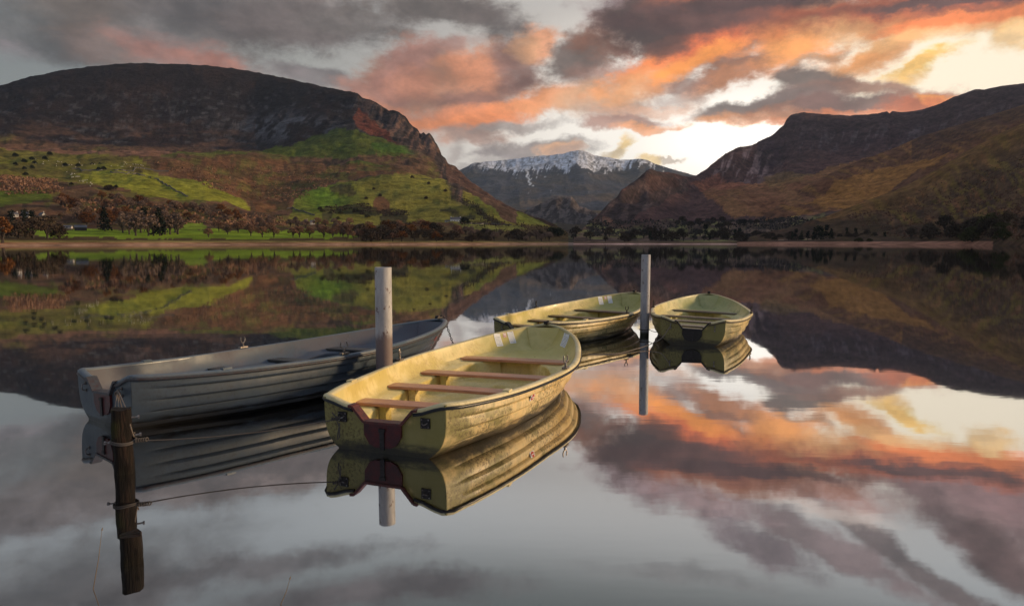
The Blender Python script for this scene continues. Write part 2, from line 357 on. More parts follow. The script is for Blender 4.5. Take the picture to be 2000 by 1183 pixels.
    ln = N(bk, 'ShaderNodeVectorMath', operation='LENGTH'); bk.links.new(m.outputs[0], ln.inputs[0])
    mr = N(bk, 'ShaderNodeMapRange'); mr.interpolation_type = 'SMOOTHSTEP'; bk.links.new(math_n(bk, 'ADD', ln.outputs['Value'], gi.outputs['Edge']), mr.inputs['Value'])
    for k_, s_ in (('From Min', 'Outer'), ('From Max', 'Inner'), ('To Max', 'Op')): bk.links.new(gi.outputs[s_], mr.inputs[k_])
    bk.links.new(mixc(bk, mr.outputs['Result'], gi.outputs['Col'], gi.outputs['Tint']), go.inputs[0])
    def cell(a0, a1, e0, e1):
        g = bpy.data.node_groups.new('sky_part', 'ShaderNodeTree')
        for nm, ty in (('Base', 'NodeSocketColor'), ('P', 'NodeSocketVector'), ('Edge', 'NodeSocketFloat'), ('Hi', 'NodeSocketFloat'), ('Back', 'NodeSocketFloat'), ('Nishita', 'NodeSocketVector')):
            g.interface.new_socket(nm, in_out='INPUT', socket_type=ty)
        g.interface.new_socket('Shader', in_out='OUTPUT', socket_type='NodeSocketShader')
        gi = g.nodes.new('NodeGroupInput'); go = g.nodes.new('NodeGroupOutput'); col = gi.outputs['Base']
        for (a, e, th, kx, ky, c, op, soft, x0, x1, y0, y1) in items:
            if x1 < a0 or x0 > a1 or y1 < e0 or y0 > e1: continue
            q = g.nodes.new('ShaderNodeGroup'); q.node_tree = bk; q.inputs['Loc'].default_value = (a, e, 0); q.inputs['Rot'].default_value = (0, 0, th); q.inputs['Sc'].default_value = (kx, ky, 1e9)
            q.inputs['Tint'].default_value = tuple(c) + (1,); q.inputs['Op'].default_value = op; q.inputs['Outer'].default_value = 1 + soft * .55; q.inputs['Inner'].default_value = 1 - soft
            g.links.new(col, q.inputs['Col']); g.links.new(gi.outputs['P'], q.inputs['P']); g.links.new(gi.outputs['Edge'], q.inputs['Edge']); col = q.outputs[0]
        vs_ = N(g, 'ShaderNodeVectorMath', operation='SCALE'); g.links.new(col, vs_.inputs[0]); sq = N(g, 'ShaderNodeSeparateXYZ'); g.links.new(gi.outputs['P'], sq.inputs[0]); g.links.new(sq.outputs[2], vs_.inputs['Scale']); col = vs_.outputs[0]
        m2 = mixc(g, gi.outputs['Hi'], mixc(g, gi.outputs['Back'], col, BACK_SKY), HIGH_SKY)
        tot = N(g, 'ShaderNodeVectorMath', operation='ADD'); g.links.new(m2, tot.inputs[0]); g.links.new(gi.outputs['Nishita'], tot.inputs[1])
        bgc = N(g, 'ShaderNodeBackground'); g.links.new(tot.outputs[0], bgc.inputs['Color']); g.links.new(bgc.outputs[0], go.inputs[0])
        u = nt.nodes.new('ShaderNodeGroup'); u.node_tree = g
        for k_, s_ in (('Base', base), ('P', p), ('Edge', edge), ('Hi', hi), ('Back', back), ('Nishita', sk.outputs[0])): nt.links.new(s_, u.inputs[k_])
        return u.outputs[0]
    def split(sock, t, lo, hi_):
        f = math_n(nt, 'GREATER_THAN', sock, t); m = N(nt, 'ShaderNodeMixShader'); nt.links.new(f, m.inputs[0]); nt.links.new(lo, m.inputs[1]); nt.links.new(hi_, m.inputs[2]); return m.outputs[0]
    def tree(edges, sock, fn):
        if len(edges) == 2: return fn(edges[0], edges[1])
        k = len(edges) // 2
        return split(sock, edges[k], tree(edges[:k + 1], sock, fn), tree(edges[k:], sock, fn))
    az_edges = [-70, -26, -14, -5, 4, 12, 20, 28, 70]
    mid = tree(az_edges, az, lambda a0, a1: tree([-90, 9, 18, 90], el, lambda e0, e1: cell(a0, a1, e0, e1)))
    plain = cell(-999, -998, 0, 1)
    s1 = split(math_n(nt, 'ABSOLUTE', az), 70, mid, plain); s2 = split(el, 50, s1, plain)
    nt.nodes.remove(bg); nt.links.new(s2, out.inputs[0])
    try: w.cycles.sampling_method = 'MANUAL'; w.cycles.sample_map_resolution = 512
    except Exception: pass
build_world()

# ------------------------------------------------------------------ water
def water_mat():
    m, nt, b = new_mat('lake_water'); nt.nodes.remove(b); out = nt.nodes['Material Output']
    geo = N(nt, 'ShaderNodeNewGeometry'); pos = geo.outputs['Position']
    n1 = noise(nt, mapping(nt, pos, (.8, 2.2, 1)), 1.3, 3, .5); n2 = noise(nt, mapping(nt, pos, (.05, .12, 1)), 1.0, 3, .5)
    n9 = noise(nt, mapping(nt, pos, (.10, .22, 1)), 1.0, 2, .5)
    h = math_n(nt, 'ADD', math_n(nt, 'MULTIPLY', n1.outputs['Fac'], smooth(nt, n9.outputs['Fac'], .42, .66, .0003, .0009)), math_n(nt, 'MULTIPLY', n2.outputs['Fac'], .004))
    bp = N(nt, 'ShaderNodeBump'); bp.inputs['Strength'].default_value = 1; bp.inputs['Distance'].default_value = 1; nt.links.new(h, bp.inputs['Height'])
    fr = N(nt, 'ShaderNodeFresnel'); fr.inputs['IOR'].default_value = 1.33; nt.links.new(bp.outputs[0], fr.inputs['Normal'])
    fac = N(nt, 'ShaderNodeMapRange'); nt.links.new(fr.outputs[0], fac.inputs['Value'])
    fac.inputs['From Max'].default_value = .6; fac.inputs['To Min'].default_value = .60; fac.inputs['To Max'].default_value = .93
    g = N(nt, 'ShaderNodeBsdfGlossy'); g.inputs['Roughness'].default_value = .022; nt.links.new(bp.outputs[0], g.inputs['Normal'])
    g.inputs['Color'].default_value = (.97, .98, 1, 1)
    df = N(nt, 'ShaderNodeBsdfDiffuse'); df.inputs['Color'].default_value = (.010, .009, .008, 1)
    mx = N(nt, 'ShaderNodeMixShader'); nt.links.new(fac.outputs[0], mx.inputs[0]); nt.links.new(df.outputs[0], mx.inputs[1]); nt.links.new(g.outputs[0], mx.inputs[2])
    nt.links.new(mx.outputs[0], out.inputs[0]); return m
water = mesh_obj('water', [(-2600, -400, 0), (2600, -400, 0), (2600, 1500, 0), (-2600, 1500, 0)], [(0, 1, 2, 3)], water_mat(), smooth=False)
tag(water, kind='structure')
M_ground = simple_mat('ground_moor', (.06, .045, .03), .9, scale=.02)
ground = mesh_obj('ground', [(-16000, -3000, -2.5), (16000, -3000, -2.5), (16000, 16000, -2.5), (-16000, 16000, -2.5)], [(0, 1, 2, 3)], M_ground, smooth=False)
tag(ground, kind='structure')

# ------------------------------------------------------------------ terrain
def terrain_mat(name, rock=0.0, snow=False):
    m, nt, b = new_mat(name)
    at = N(nt, 'ShaderNodeAttribute'); at.attribute_name = 'cover'
    geo = N(nt, 'ShaderNodeNewGeometry'); pos = geo.outputs['Position']
    k = 1.0 if not snow else .3
    n1 = noise(nt, pos, .06 * k, 10, .74); n2 = noise(nt, mapping(nt, pos, (1, 1, 2.5)), .016 * k, 6, .6)
    v = smooth(nt, n1.outputs['Fac'], .28, .72, .45, 1.5)
    v2 = smooth(nt, n2.outputs['Fac'], .3, .7, .75, 1.25)
    s = N(nt, 'ShaderNodeVectorMath', operation='SCALE'); nt.links.new(at.outputs['Color'], s.inputs[0]); nt.links.new(math_n(nt, 'MULTIPLY', v, v2), s.inputs['Scale'])
    nt.links.new(s.outputs[0], b.inputs['Base Color']); b.inputs['Roughness'].default_value = .95; b.inputs['Specular IOR Level'].default_value = .05
    bump(nt, b, n1.outputs['Fac'], .9, 9.0 / k)
    return m
M_terr = terrain_mat('hillside'); M_snow = terrain_mat('snowy_mountain', snow=True)
LAY = {}
GAIN = {'left_mountain': (1.32, 1.30, 1.22), 'right_mountain': (2.5, 2.15, 2.15), 'right_middle_spur': (2.6, 2.15, 1.95), 'right_near_slope': (2.5, 2.05, 1.9), 'valley_floor': (1.4, 1.4, 1.4)}
def xy(pts, x): 
    p = np.array(pts, float); return np.interp(x, p[:, 0], p[:, 1])
def loft(name, x0, x1, dx, rows, paint, disp, mat, seg=16):
    """rows from the shore to behind the ridge: ('y'|'z', value per x, distance per x)"""
    xs = np.arange(x0, x1 + dx, dx); P = []
    for kind, yy, dd in rows:
        y = yy(xs) if callable(yy) else xy(yy, xs); d = dd(xs) if callable(dd) else xy(dd, xs)
        if kind == 'y': P.append(at_dist(xs, y, d))
        else:
            q = at_dist(xs, np.full_like(xs, 470.0), d); q[:, 2] = y; P.append(q)
    P = np.array(P); k = len(P); segs = seg if isinstance(seg, list) else [seg] * (k - 1)
    v = np.concatenate([np.linspace(i, i + 1, n, endpoint=False) for i, n in enumerate(segs)] + [[k - 1.0]])
    G = pchip(np.arange(k), P, v)                     # rows x cols x 3
    X, Y = project(G)
    vv = np.repeat(v[:, None], len(xs), 1)
    G = G.copy(); G[..., 2] += disp(G, X, Y, vv)
    nr, nc = G.shape[:2]
    ii, jj = np.meshgrid(np.arange(nr - 1), np.arange(nc - 1), indexing='ij')
    a = (ii * nc + jj).ravel(); f = np.stack([a, a + 1, a + nc + 1, a + nc], -1)
    me = bpy.data.meshes.new(name); me.vertices.add(nr * nc); me.vertices.foreach_set('co', G.reshape(-1).astype(np.float32))
    me.loops.add(f.size); me.loops.foreach_set('vertex_index', f.ravel().astype(np.int32))
    me.polygons.add(len(f)); me.polygons.foreach_set('loop_start', (np.arange(len(f)) * 4).astype(np.int32)); me.polygons.foreach_set('loop_total', np.full(len(f), 4, np.int32))
    me.polygons.foreach_set('use_smooth', np.ones(len(f), bool)); me.update(calc_edges=True); me.validate()
    C = paint(X, Y, G, vv) * np.array(GAIN.get(name, (1, 1, 1))); C = np.concatenate([np.clip(C, 0, 1), np.ones(C.shape[:2] + (1,))], -1)
    ca = me.color_attributes.new('cover', 'FLOAT_COLOR', 'POINT'); ca.data.foreach_set('color', C.reshape(-1).astype(np.float32))
    me.materials.append(mat); o = link(bpy.data.objects.new(name, me)); tag(o, kind='structure')
    X2, Y2 = project(G); LAY[name] = (G, X2, Y2, vv)
    return o
def place(layer, x, y, vmax=99):
    G, X, Y, V = LAY[layer]; d = (X - x)**2 + (Y - y)**2 + (V > vmax) * 1e9; i = np.unravel_index(d.argmin(), d.shape); return G[i]
def inpoly(X, Y, poly):
    r = np.zeros(X.shape, bool); n = len(poly); j = n - 1
    for i in range(n):
        xi, yi = poly[i]; xj, yj = poly[j]
        c = ((yi > Y) != (yj > Y)) & (X < (xj - xi) * (Y - yi) / (yj - yi + 1e-9) + xi); r ^= c; j = i
    return r
def blend(C, m, col):
    m = np.asarray(m, float)[..., None]; return C * (1 - m) + np.array(col) * m
def sstep(a, b, x): t = np.clip((x - a) / (b - a), 0, 1); return t * t * (3 - 2 * t)
def warp(X, Y, s, amp, sc): return X + (fbm(X / sc, Y / sc, s) - .5) * 2 * amp, Y + (fbm(X / sc, Y / sc, s + 31) - .5) * 2 * amp * .5
def spots(X, Y, s, sx, sy, t, w=.04, o=4): return sstep(t - w, t + w, fbm(X / sx, Y / sy, s, o, .6))

SHORE = [(-900, 300), (-300, 360), (0, 480), (500, 600), (900, 650), (1100, 900), (1500, 850), (1800, 640), (1900, 540), (2000, 340), (2300, 260), (2900, 240)]
RIDGE_L = [(-900, 330), (-400, 236), (0, 173), (60, 155), (120, 143), (180, 134), (250, 129), (290, 128), (340, 130), (400, 132), (450, 137), (500, 146), (560, 158), (620, 171), (667, 180), (699, 186), (709, 196), (723, 199), (737, 208), (759, 219), (779, 223), (793, 233), (800, 243), (807, 250), (815, 254), (822, 265), (828, 264), (832, 269), (839, 266), (846, 274), (850, 282), (856, 289), (860, 299), (863, 309), (871, 316), (874, 325), (891, 336), (918, 357), (946, 375), (969, 392), (999, 409), (1040, 424), (1070, 434), (1092, 444), (1110, 456)]
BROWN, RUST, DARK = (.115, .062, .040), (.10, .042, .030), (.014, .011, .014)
def paint_left(X, Y, G, V):
    Xw, Yw = warp(X, Y, 3, 14, 30); ridge = xy(RIDGE_L, X)
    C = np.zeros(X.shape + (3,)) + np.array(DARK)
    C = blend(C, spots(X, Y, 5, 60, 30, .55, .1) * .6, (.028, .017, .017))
    # scree streaks on the big dark face
    up = (Y < 300) & (V > 5)
    C = blend(C, spots(X + Y * .7, Y - X * .15, 8, 16, 5, .64) * up * .6 * sstep(150, 210, Y), (.062, .062, .072))
    reg = np.exp(-(((X - 555) / 95)**2 + ((Y - 250) / 22)**2))
    C = blend(C, spots(X + Y * 1.1, Y * .5, 9, 13, 9, .50) * np.clip(reg * 1.5, 0, 1) * .9, (.085, .085, .10))
    C = blend(C, spots(X, Y, 12, 90, 8, .52, .1) * sstep(225, 262, Y) * (X < 500) * .8, (.075, .045, .035))
    # bench and moorland
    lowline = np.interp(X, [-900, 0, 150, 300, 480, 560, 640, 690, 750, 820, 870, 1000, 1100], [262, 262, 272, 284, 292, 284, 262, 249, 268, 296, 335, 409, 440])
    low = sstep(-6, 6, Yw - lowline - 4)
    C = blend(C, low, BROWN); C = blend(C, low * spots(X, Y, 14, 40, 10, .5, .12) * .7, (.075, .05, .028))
    C = blend(C, low * spots(X, Y, 15, 26, 7, .60, .05) * .8, (.035, .026, .02))
    C = blend(C, low * spots(X, Y, 16, 50, 9, .60, .06) * .5, (.10, .11, .02))
    C = blend(C, low * sstep(286, 296, Y) * sstep(318, 300, Y) * (X < 330) * .8, (.19, .10, .07))
    # green spur below the crags
    sp = inpoly(Xw, Yw, [(500, 296), (600, 272), (650, 256), (690, 249), (735, 266), (790, 288), (812, 304), (760, 308), (650, 302), (560, 300)])
    C = blend(C, sp * .85, (.06, .085, .014)); C = blend(C, inpoly(Xw, Yw, [(720, 278), (800, 292), (812, 306), (730, 300)]) * .8, (.05, .10, .015))
    C = blend(C, inpoly(Xw, Yw, [(640, 314), (700, 313), (760, 322), (650, 324)]) * .7, (.07, .12, .015))
    C = blend(C, inpoly(Xw, Yw, [(310, 306), (420, 293), (500, 296), (470, 304), (380, 308)]) * .8, (.085, .10, .02))
    # bright pastures, left
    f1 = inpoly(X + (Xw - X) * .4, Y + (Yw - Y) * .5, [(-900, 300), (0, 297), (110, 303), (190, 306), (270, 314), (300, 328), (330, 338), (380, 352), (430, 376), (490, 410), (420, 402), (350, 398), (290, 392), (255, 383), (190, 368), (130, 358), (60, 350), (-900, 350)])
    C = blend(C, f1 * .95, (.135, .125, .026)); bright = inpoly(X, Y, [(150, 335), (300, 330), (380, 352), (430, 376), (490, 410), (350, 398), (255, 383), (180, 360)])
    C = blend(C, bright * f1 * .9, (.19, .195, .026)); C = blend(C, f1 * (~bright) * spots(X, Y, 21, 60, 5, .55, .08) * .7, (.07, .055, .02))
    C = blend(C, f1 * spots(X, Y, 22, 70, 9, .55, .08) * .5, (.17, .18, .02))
    C = blend(C, inpoly(Xw, Yw, [(-900, 378), (0, 378), (70, 384), (110, 396), (60, 404), (-900, 400)]) * .8, (.08, .12, .015))
    # pastures, middle
    p2 = [(561, 424), (570, 400), (590, 378), (612, 367), (645, 360), (667, 353), (701, 347), (751, 345), (801, 337), (843, 342), (868, 353), (888, 374), (905, 388), (920, 382), (935, 389), (969, 400), (999, 411), (1060, 434), (1085, 444), (1000, 440), (946, 436), (863, 436), (779, 433), (695, 428), (625, 426)]
    f2 = inpoly(X + (Xw - X) * .35, Y + (Yw - Y) * .4, p2)
    C = blend(C, f2 * .95, (.145, .135, .028)); C = blend(C, f2 * np.exp(-(((X - 630) / 60)**2 + ((Y - 385) / 28)**2)), (.09, .16, .018))
    C = blend(C, f2 * np.exp(-(((X - 830) / 60)**2 + ((Y - 362) / 22)**2)) * .6, (.20, .19, .032)); C = blend(C, f2 * inpoly(X, Y, [(920, 380), (1085, 440), (990, 432), (930, 402)]) * .8, (.13, .15, .028))
    for cx, cy, rx, ry, c in ((748, 398, 22, 11, RUST), (668, 372, 26, 8, (.05, .04, .02)), (700, 406, 50, 9, (.028, .028, .016)), (770, 416, 24, 10, (.03, .026, .018)), (640, 410, 16, 12, (.06, .05, .025)), (830, 352, 30, 4, (.05, .045, .02))):
        C = blend(C, (np.hypot((Xw - cx) / rx, (Yw - cy) / ry) < 1) * .85, c)
    bands = (np.abs(Yw - (388 + (X - 890) * .62)) < 5) & (X > 880) & (X < 985)
    C = blend(C, bands * .85, (.03, .024, .016)); C = blend(C, ((np.abs(Yw - (412 + (X - 880) * .3)) < 4) & (X > 860) & (X < 930)) * .8, (.035, .03, .018))
    # hummocky brown ground between
    hum = inpoly(Xw, Yw, [(300, 318), (470, 300), (600, 312), (760, 322), (840, 338), (700, 344), (600, 364), (560, 402), (520, 418), (430, 372), (340, 336)])
    C = blend(C, hum * .8, (.13, .062, .032)); C = blend(C, hum * spots(X, Y, 27, 24, 9, .52, .08) * .8, (.06, .042, .02)); C = blend(C, hum * spots(X, Y, 28, 34, 8, .62, .05) * .5, (.10, .11, .025))
    # crags and rust scree under the ridge
    cr = sstep(690, 720, X) * sstep(0, 3, Y - ridge) * (1 - sstep(30, 62, Y - ridge - 10 * np.sin(X * .05))) * (X < 905)
    rk = fbm(X / 5 + Y / 9, Y / 26 - X / 40, 40, 4)
    C = blend(C, cr, (.055, .042, .042)); C = blend(C, cr * sstep(.52, .62, rk) * .8, (.15, .085, .065)); C = blend(C, cr * sstep(.46, .38, rk) * .8, (.022, .017, .018))
    C = blend(C, inpoly(Xw, Yw, [(686, 224), (705, 208), (735, 235), (770, 272), (780, 282), (735, 262), (690, 246)]) * .85, (.11, .035, .024))
    sl = (Y - ridge > -2) & (Y - ridge < 24 + .03 * (X - 880)) & (X > 872) & (X < 1010)
    C = blend(C, sl * .95, (.075, .042, .034)); C = blend(C, sl * sstep(.55, .65, rk) * .5, (.13, .08, .06))
    # lakeside flats
    fl = sstep(440, 446, Y)
    C = blend(C, fl, (.07, .05, .026)); C = blend(C, inpoly(X, Yw, [(-50, 447), (130, 448), (350, 446), (420, 449), (700, 452), (700, 464), (500, 467), (350, 466), (130, 464)]) * .95, (.16, .24, .02))
    C = blend(C, inpoly(Xw, Yw, [(350, 430), (395, 430), (400, 446), (350, 450)]) * .9, (.13, .19, .02)); C = blend(C, inpoly(X, Yw, [(885, 438), (1000, 440), (1030, 446), (980, 452), (890, 448)]) * .9, (.14, .15, .04))
    C = blend(C, (V < 1.02) * 1.0, (.30, .16, .10)); C = blend(C, (V < 1.02) * spots(X, Y * 6, 33, 40, 9, .5, .1) * .5, (.22, .10, .06))
    C = blend(C, (V > .9) * (V < 1.25) * .8, (.20, .17, .06)); C = blend(C, (V < .55) * .5, (.38, .27, .21))
    return C
def disp_left(G, X, Y, V):
    r = fbm(G[..., 0] / 260, G[..., 1] / 260, 50, 6, .52) - .5
    rd = ridged(G[..., 0] / 110, G[..., 1] / 110, 60, 4) - .5
    m = sstep(1.8, 3.5, V) * (1 - .9 * sstep(6.5, 8, V)); amp = 55 * m
    near = sstep(1092, 980, X) * .8 + .2
    z = r * amp * near
    crag = sstep(690, 730, X) * sstep(960, 860, X) * sstep(5.3, 7, V) * (V < 8.6)
    z = z + rd * crag * 42 * (1 - .85 * sstep(7.4, 8, V))
    z = z + (fbm(G[..., 0] / 22, G[..., 1] / 22, 71, 4) - .5) * (3 + 6 * sstep(3, 6, V)) * sstep(1.5, 3, V)
    z = z + (fbm(G[..., 0] / 60, G[..., 1] / 30, 72, 4) - .5) * 16 * sstep(2.2, 4, V) * sstep(6.2, 5, V) * near
    return z
sd_ = lambda k: (lambda x: xy(SHORE, x) * k)
def dl(vals):    # distances of a row of the left land, easing together towards its end in the valley
    return lambda x: np.interp(x, [-900, 0, 500, 700, 870, 1000, 1110], vals)
loft('left_mountain', -900, 1110, 2.5, [
  ('z', [(-900, -.5), (1110, -.5)], sd_(1.0)),
  ('y', [(-900, 471.8), (0, 472.6), (1110, 473.4)], sd_(1.06)),
  ('y', [(-900, 450), (700, 452), (900, 455), (1110, 468)], dl([760, 800, 850, 880, 900, 980, 1010])),
  ('y', [(-900, 410), (0, 404), (300, 408), (500, 424), (560, 426), (700, 426), (860, 432), (1000, 440), (1070, 450), (1110, 466)], dl([1050, 1100, 1150, 1160, 1150, 1150, 1060])),
  ('y', [(-900, 360), (0, 345), (250, 350), (400, 365), (490, 398), (590, 385), (700, 372), (860, 378), (950, 404), (1040, 436), (1070, 445), (1110, 464)], dl([1400, 1450, 1450, 1500, 1500, 1300, 1100])),
  ('y', [(-900, 310), (0, 297), (400, 297), (560, 303), (700, 302), (800, 318), (870, 348), (930, 380), (1000, 420), (1040, 431), (1070, 440), (1110, 461)], dl([1900, 2000, 2000, 2000, 1850, 1450, 1150])),
  ('y', [(-900, 290), (0, 262), (300, 277), (480, 286), (600, 262), (690, 246), (760, 272), (820, 298), (870, 333), (918, 368), (1000, 415), (1040, 428), (1070, 437), (1110, 459)], dl([2350, 2450, 2400, 2250, 2050, 1560, 1200])),
  ('y', lambda x: xy(RIDGE_L, x) * .5 + .5 * np.interp(x, [-900, 0, 300, 480, 600, 690, 760, 820, 870, 918, 1000, 1040, 1070, 1110], [290, 262, 277, 286, 262, 246, 272, 298, 333, 368, 415, 428, 437, 459]) - 3, dl([2700, 2850, 2800, 2500, 2200, 1620, 1230])),
  ('y', RIDGE_L, dl([3200, 3300, 3200, 2750, 2350, 1700, 1260])),
  ('z', lambda x: np.maximum((474.5 - xy(RIDGE_L, x)) / F * dl([3200, 3300, 3200, 2750, 2350, 1700, 1260])(x) * .8 - 20, -4), lambda x: dl([3200, 3300, 3200, 2750, 2350, 1700, 1260])(x) * 1.25),
  ('z', [(-900, -4), (1110, -4)], lambda x: dl([3200, 3300, 3200, 2750, 2350, 1700, 1260])(x) * 1.7),
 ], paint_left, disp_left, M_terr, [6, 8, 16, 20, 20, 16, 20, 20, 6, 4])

RIDGE_R = [(1120, 462), (1140, 444), (1150, 436), (1172, 415), (1190, 397), (1205, 385), (1214, 370), (1235, 358), (1250, 347), (1262, 335), (1271, 332), (1280, 335), (1310, 338), (1346, 347), (1360, 343), (1382, 329), (1400, 315), (1418, 301), (1445, 291), (1478, 280), (1502, 270), (1514, 262), (1530, 247), (1535, 237), (1544, 227), (1555, 224), (1571, 223), (1610, 226), (1658, 229), (1694, 227), (1724, 223), (1733, 221), (1737, 225), (1742, 220), (1766, 222), (1799, 217), (1835, 205), (1868, 190), (1904, 178), (1925, 178), (1955, 171), (2000, 166), (2150, 150), (2400, 170), (2900, 260)]
RD = [(1120, 1150), (1150, 1400), (1262, 1900), (1346, 2300), (1400, 2500), (1545, 2900), (2000, 2900), (2900, 2400)]
def paint_right(X, Y, G, V):
    Xw, Yw = warp(X, Y, 103, 16, 36); ridge = xy(RIDGE_R, X)
    C = np.zeros(X.shape + (3,)) + np.array((.055, .034, .03))
    C = blend(C, spots(X, Y, 105, 60, 24, .52, .1) * .6, (.04, .027, .026))
    # high dark face
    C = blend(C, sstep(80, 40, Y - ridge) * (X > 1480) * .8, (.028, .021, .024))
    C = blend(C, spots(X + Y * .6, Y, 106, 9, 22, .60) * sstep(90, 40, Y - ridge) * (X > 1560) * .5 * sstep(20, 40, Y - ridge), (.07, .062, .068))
    # rock face over the saddle
    rk = fbm(X / 6 + Y / 14, Y / 20, 107, 4)
    cr = np.exp(-(((X - 1445) / 62)**2 + ((Y - 325) / 34)**2)); C = blend(C, np.clip(cr * 1.4, 0, 1) * sstep(.52, .64, rk) * .8, (.15, .115, .105))
    # grass hollow, orange sunbeam band painted into its colour
    w1 = inpoly(Xw, Yw, [(1350, 352), (1480, 360), (1560, 335), (1640, 318), (1760, 300), (1900, 262), (2000, 240), (2400, 220), (2400, 420), (1700, 420), (1560, 415), (1450, 410), (1380, 395)])
    C = blend(C, w1 * .9, (.125, .066, .032)); C = blend(C, w1 * spots(X * .7 + Y, Y - X * .35, 109, 46, 7, .5, .08) * .7, (.10, .05, .026)); C = blend(C, w1 * spots(X, Y - X * .35, 110, 60, 10, .57, .06) * .6, (.14, .082, .035))
    C = blend(C, inpoly(Xw, Yw, [(1490, 350), (1540, 325), (1600, 330), (1560, 360), (1500, 372)]) * .6, (.10, .07, .028))
    C = blend(C, inpoly(Xw, Yw, [(1345, 352), (1400, 345), (1470, 362), (1430, 375), (1360, 372)]) * .7, (.15, .065, .04))
    C = blend(C, inpoly(X, Yw, [(1497, 421), (1525, 412), (1570, 412), (1560, 418), (1530, 424)]) * .95, (.30, .26, .05))
    # knoll over the valley mouth
    kn = inpoly(Xw, Yw, [(1150, 440), (1214, 368), (1262, 333), (1340, 348), (1345, 372), (1260, 410), (1200, 440)])
    C = blend(C, kn * .92, (.027, .022, .021)); C = blend(C, kn * sstep(.55, .63, rk) * .5, (.075, .058, .052)); C = blend(C, inpoly(Xw, Yw, [(1262, 345), (1335, 352), (1330, 365), (1270, 378)]) * .5, (.045, .027, .023))
    C = blend(C, inpoly(Xw, Yw, [(1180, 420), (1240, 436), (1255, 448), (1180, 446)]) * .8, (.12, .065, .04))
    # low woods and crofts
    lo = sstep(424, 438, Yw); C = blend(C, lo * .85, (.048, .038, .03)); C = blend(C, lo * spots(X, Y, 112, 22, 6, .58, .05) * .7, (.11, .085, .06)); C = blend(C, lo * spots(X, Y, 113, 40, 5, .62, .04) * .8, (.10, .11, .04))
    C = blend(C, inpoly(X, Y, [(1575, 472), (1600, 468), (1700, 466), (1790, 465), (1795, 470), (1700, 473)]) * .9, (.17, .18, .05)); C = blend(C, inpoly(X, Y, [(1500, 462), (1560, 457), (1560, 463), (1505, 467)]) * .8, (.15, .16, .05))
    C = blend(C, inpoly(X, Y, [(1150, 448), (1230, 446), (1235, 452), (1150, 453)]) * .8, (.07, .09, .04))
    C = blend(C, (V < .55) * .95, (.34, .24, .20)); C = blend(C, ((V >= .55) & (V < 1.1)) * .8, (.10, .07, .04))
    return C
def disp_right(G, X, Y, V):
    m = sstep(1.2, 3, V) * (1 - .92 * sstep(5, 6, V)); near = sstep(1125, 1230, X)
    z = (fbm(G[..., 0] / 300 + .6 * G[..., 1] / 300, G[..., 1] / 300, 150, 6, .52) - .5) * 75 * m * near
    rg = sstep(1345, 1400, X) * sstep(1560, 1480, X) * sstep(3, 5, V)
    z += (ridged(G[..., 0] / 120, G[..., 1] / 120, 160, 4) - .5) * 45 * rg * (1 - .8 * sstep(5.4, 6, V))
    z += (fbm(G[..., 0] / 24, G[..., 1] / 24, 171, 4) - .5) * 9 * sstep(1.3, 2.5, V) * near
    return z
def rrow(f, g, base=470.0):
    return ('y', lambda x: base + (xy(RIDGE_R, x) - base) * f, lambda x: xy(SHORE, x) * 1.06 * (1 - g) + xy(RD, x) * g)
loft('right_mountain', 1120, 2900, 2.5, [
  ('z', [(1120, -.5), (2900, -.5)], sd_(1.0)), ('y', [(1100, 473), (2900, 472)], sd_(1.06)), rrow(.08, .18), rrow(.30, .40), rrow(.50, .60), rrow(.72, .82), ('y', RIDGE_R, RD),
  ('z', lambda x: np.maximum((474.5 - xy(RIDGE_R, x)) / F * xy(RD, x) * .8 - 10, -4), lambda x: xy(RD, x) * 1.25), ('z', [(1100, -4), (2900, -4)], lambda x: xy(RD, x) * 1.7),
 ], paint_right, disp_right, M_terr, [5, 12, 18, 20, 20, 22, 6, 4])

# middle spur and the near slope on the right
def paint_slope(X, Y, G, V):
    Xw, Yw = warp(X, Y, 203, 18, 36)
    C = np.zeros(X.shape + (3,)) + np.array((.06, .042, .026))
    C = blend(C, spots(X + Y, Y - X * .4, 205, 44, 12, .5, .1) * .7, (.032, .024, .02)); C = blend(C, spots(X, Y - X * .45, 206, 50, 8, .58, .05) * .7, (.10, .085, .02))
    C = blend(C, spots(X, Y - X * .3, 207, 26, 6, .64, .03) * .7, (.13, .07, .035))
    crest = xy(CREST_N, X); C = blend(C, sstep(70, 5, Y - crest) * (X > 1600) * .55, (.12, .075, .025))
    C = blend(C, sstep(415, 445, Yw) * .8, (.03, .024, .018)); C = blend(C, ((V < 1.05) & (X < 1940)) * .85, (.20, .12, .085))
    return C
CREST_N = [(1440, 470), (1500, 452), (1560, 440), (1600, 428), (1650, 412), (1700, 395), (1750, 373), (1800, 348), (1850, 318), (1900, 290), (1950, 264), (2000, 244), (2300, 150), (2900, 120)]
def disp_slope(G, X, Y, V):
    m = sstep(1.1, 2, V) * (1 - .8 * sstep(3.4, 4, V)) * sstep(1445, 1560, X)
    return (fbm(G[..., 0] / 120, G[..., 1] / 120, 250, 6, .55) - .5) * 42 * m + (fbm(G[..., 0] / 16, G[..., 1] / 16, 251, 4) - .5) * 6 * m
ND = [(1440, 1050), (1600, 1250), (1800, 1400), (2000, 1450), (2900, 1200)]
def nrow(f, g): return ('y', lambda x: 469 + (xy(CREST_N, x) - 469) * f, lambda x: xy(SHORE, x) * 1.04 * (1 - g) + xy(ND, x) * g)
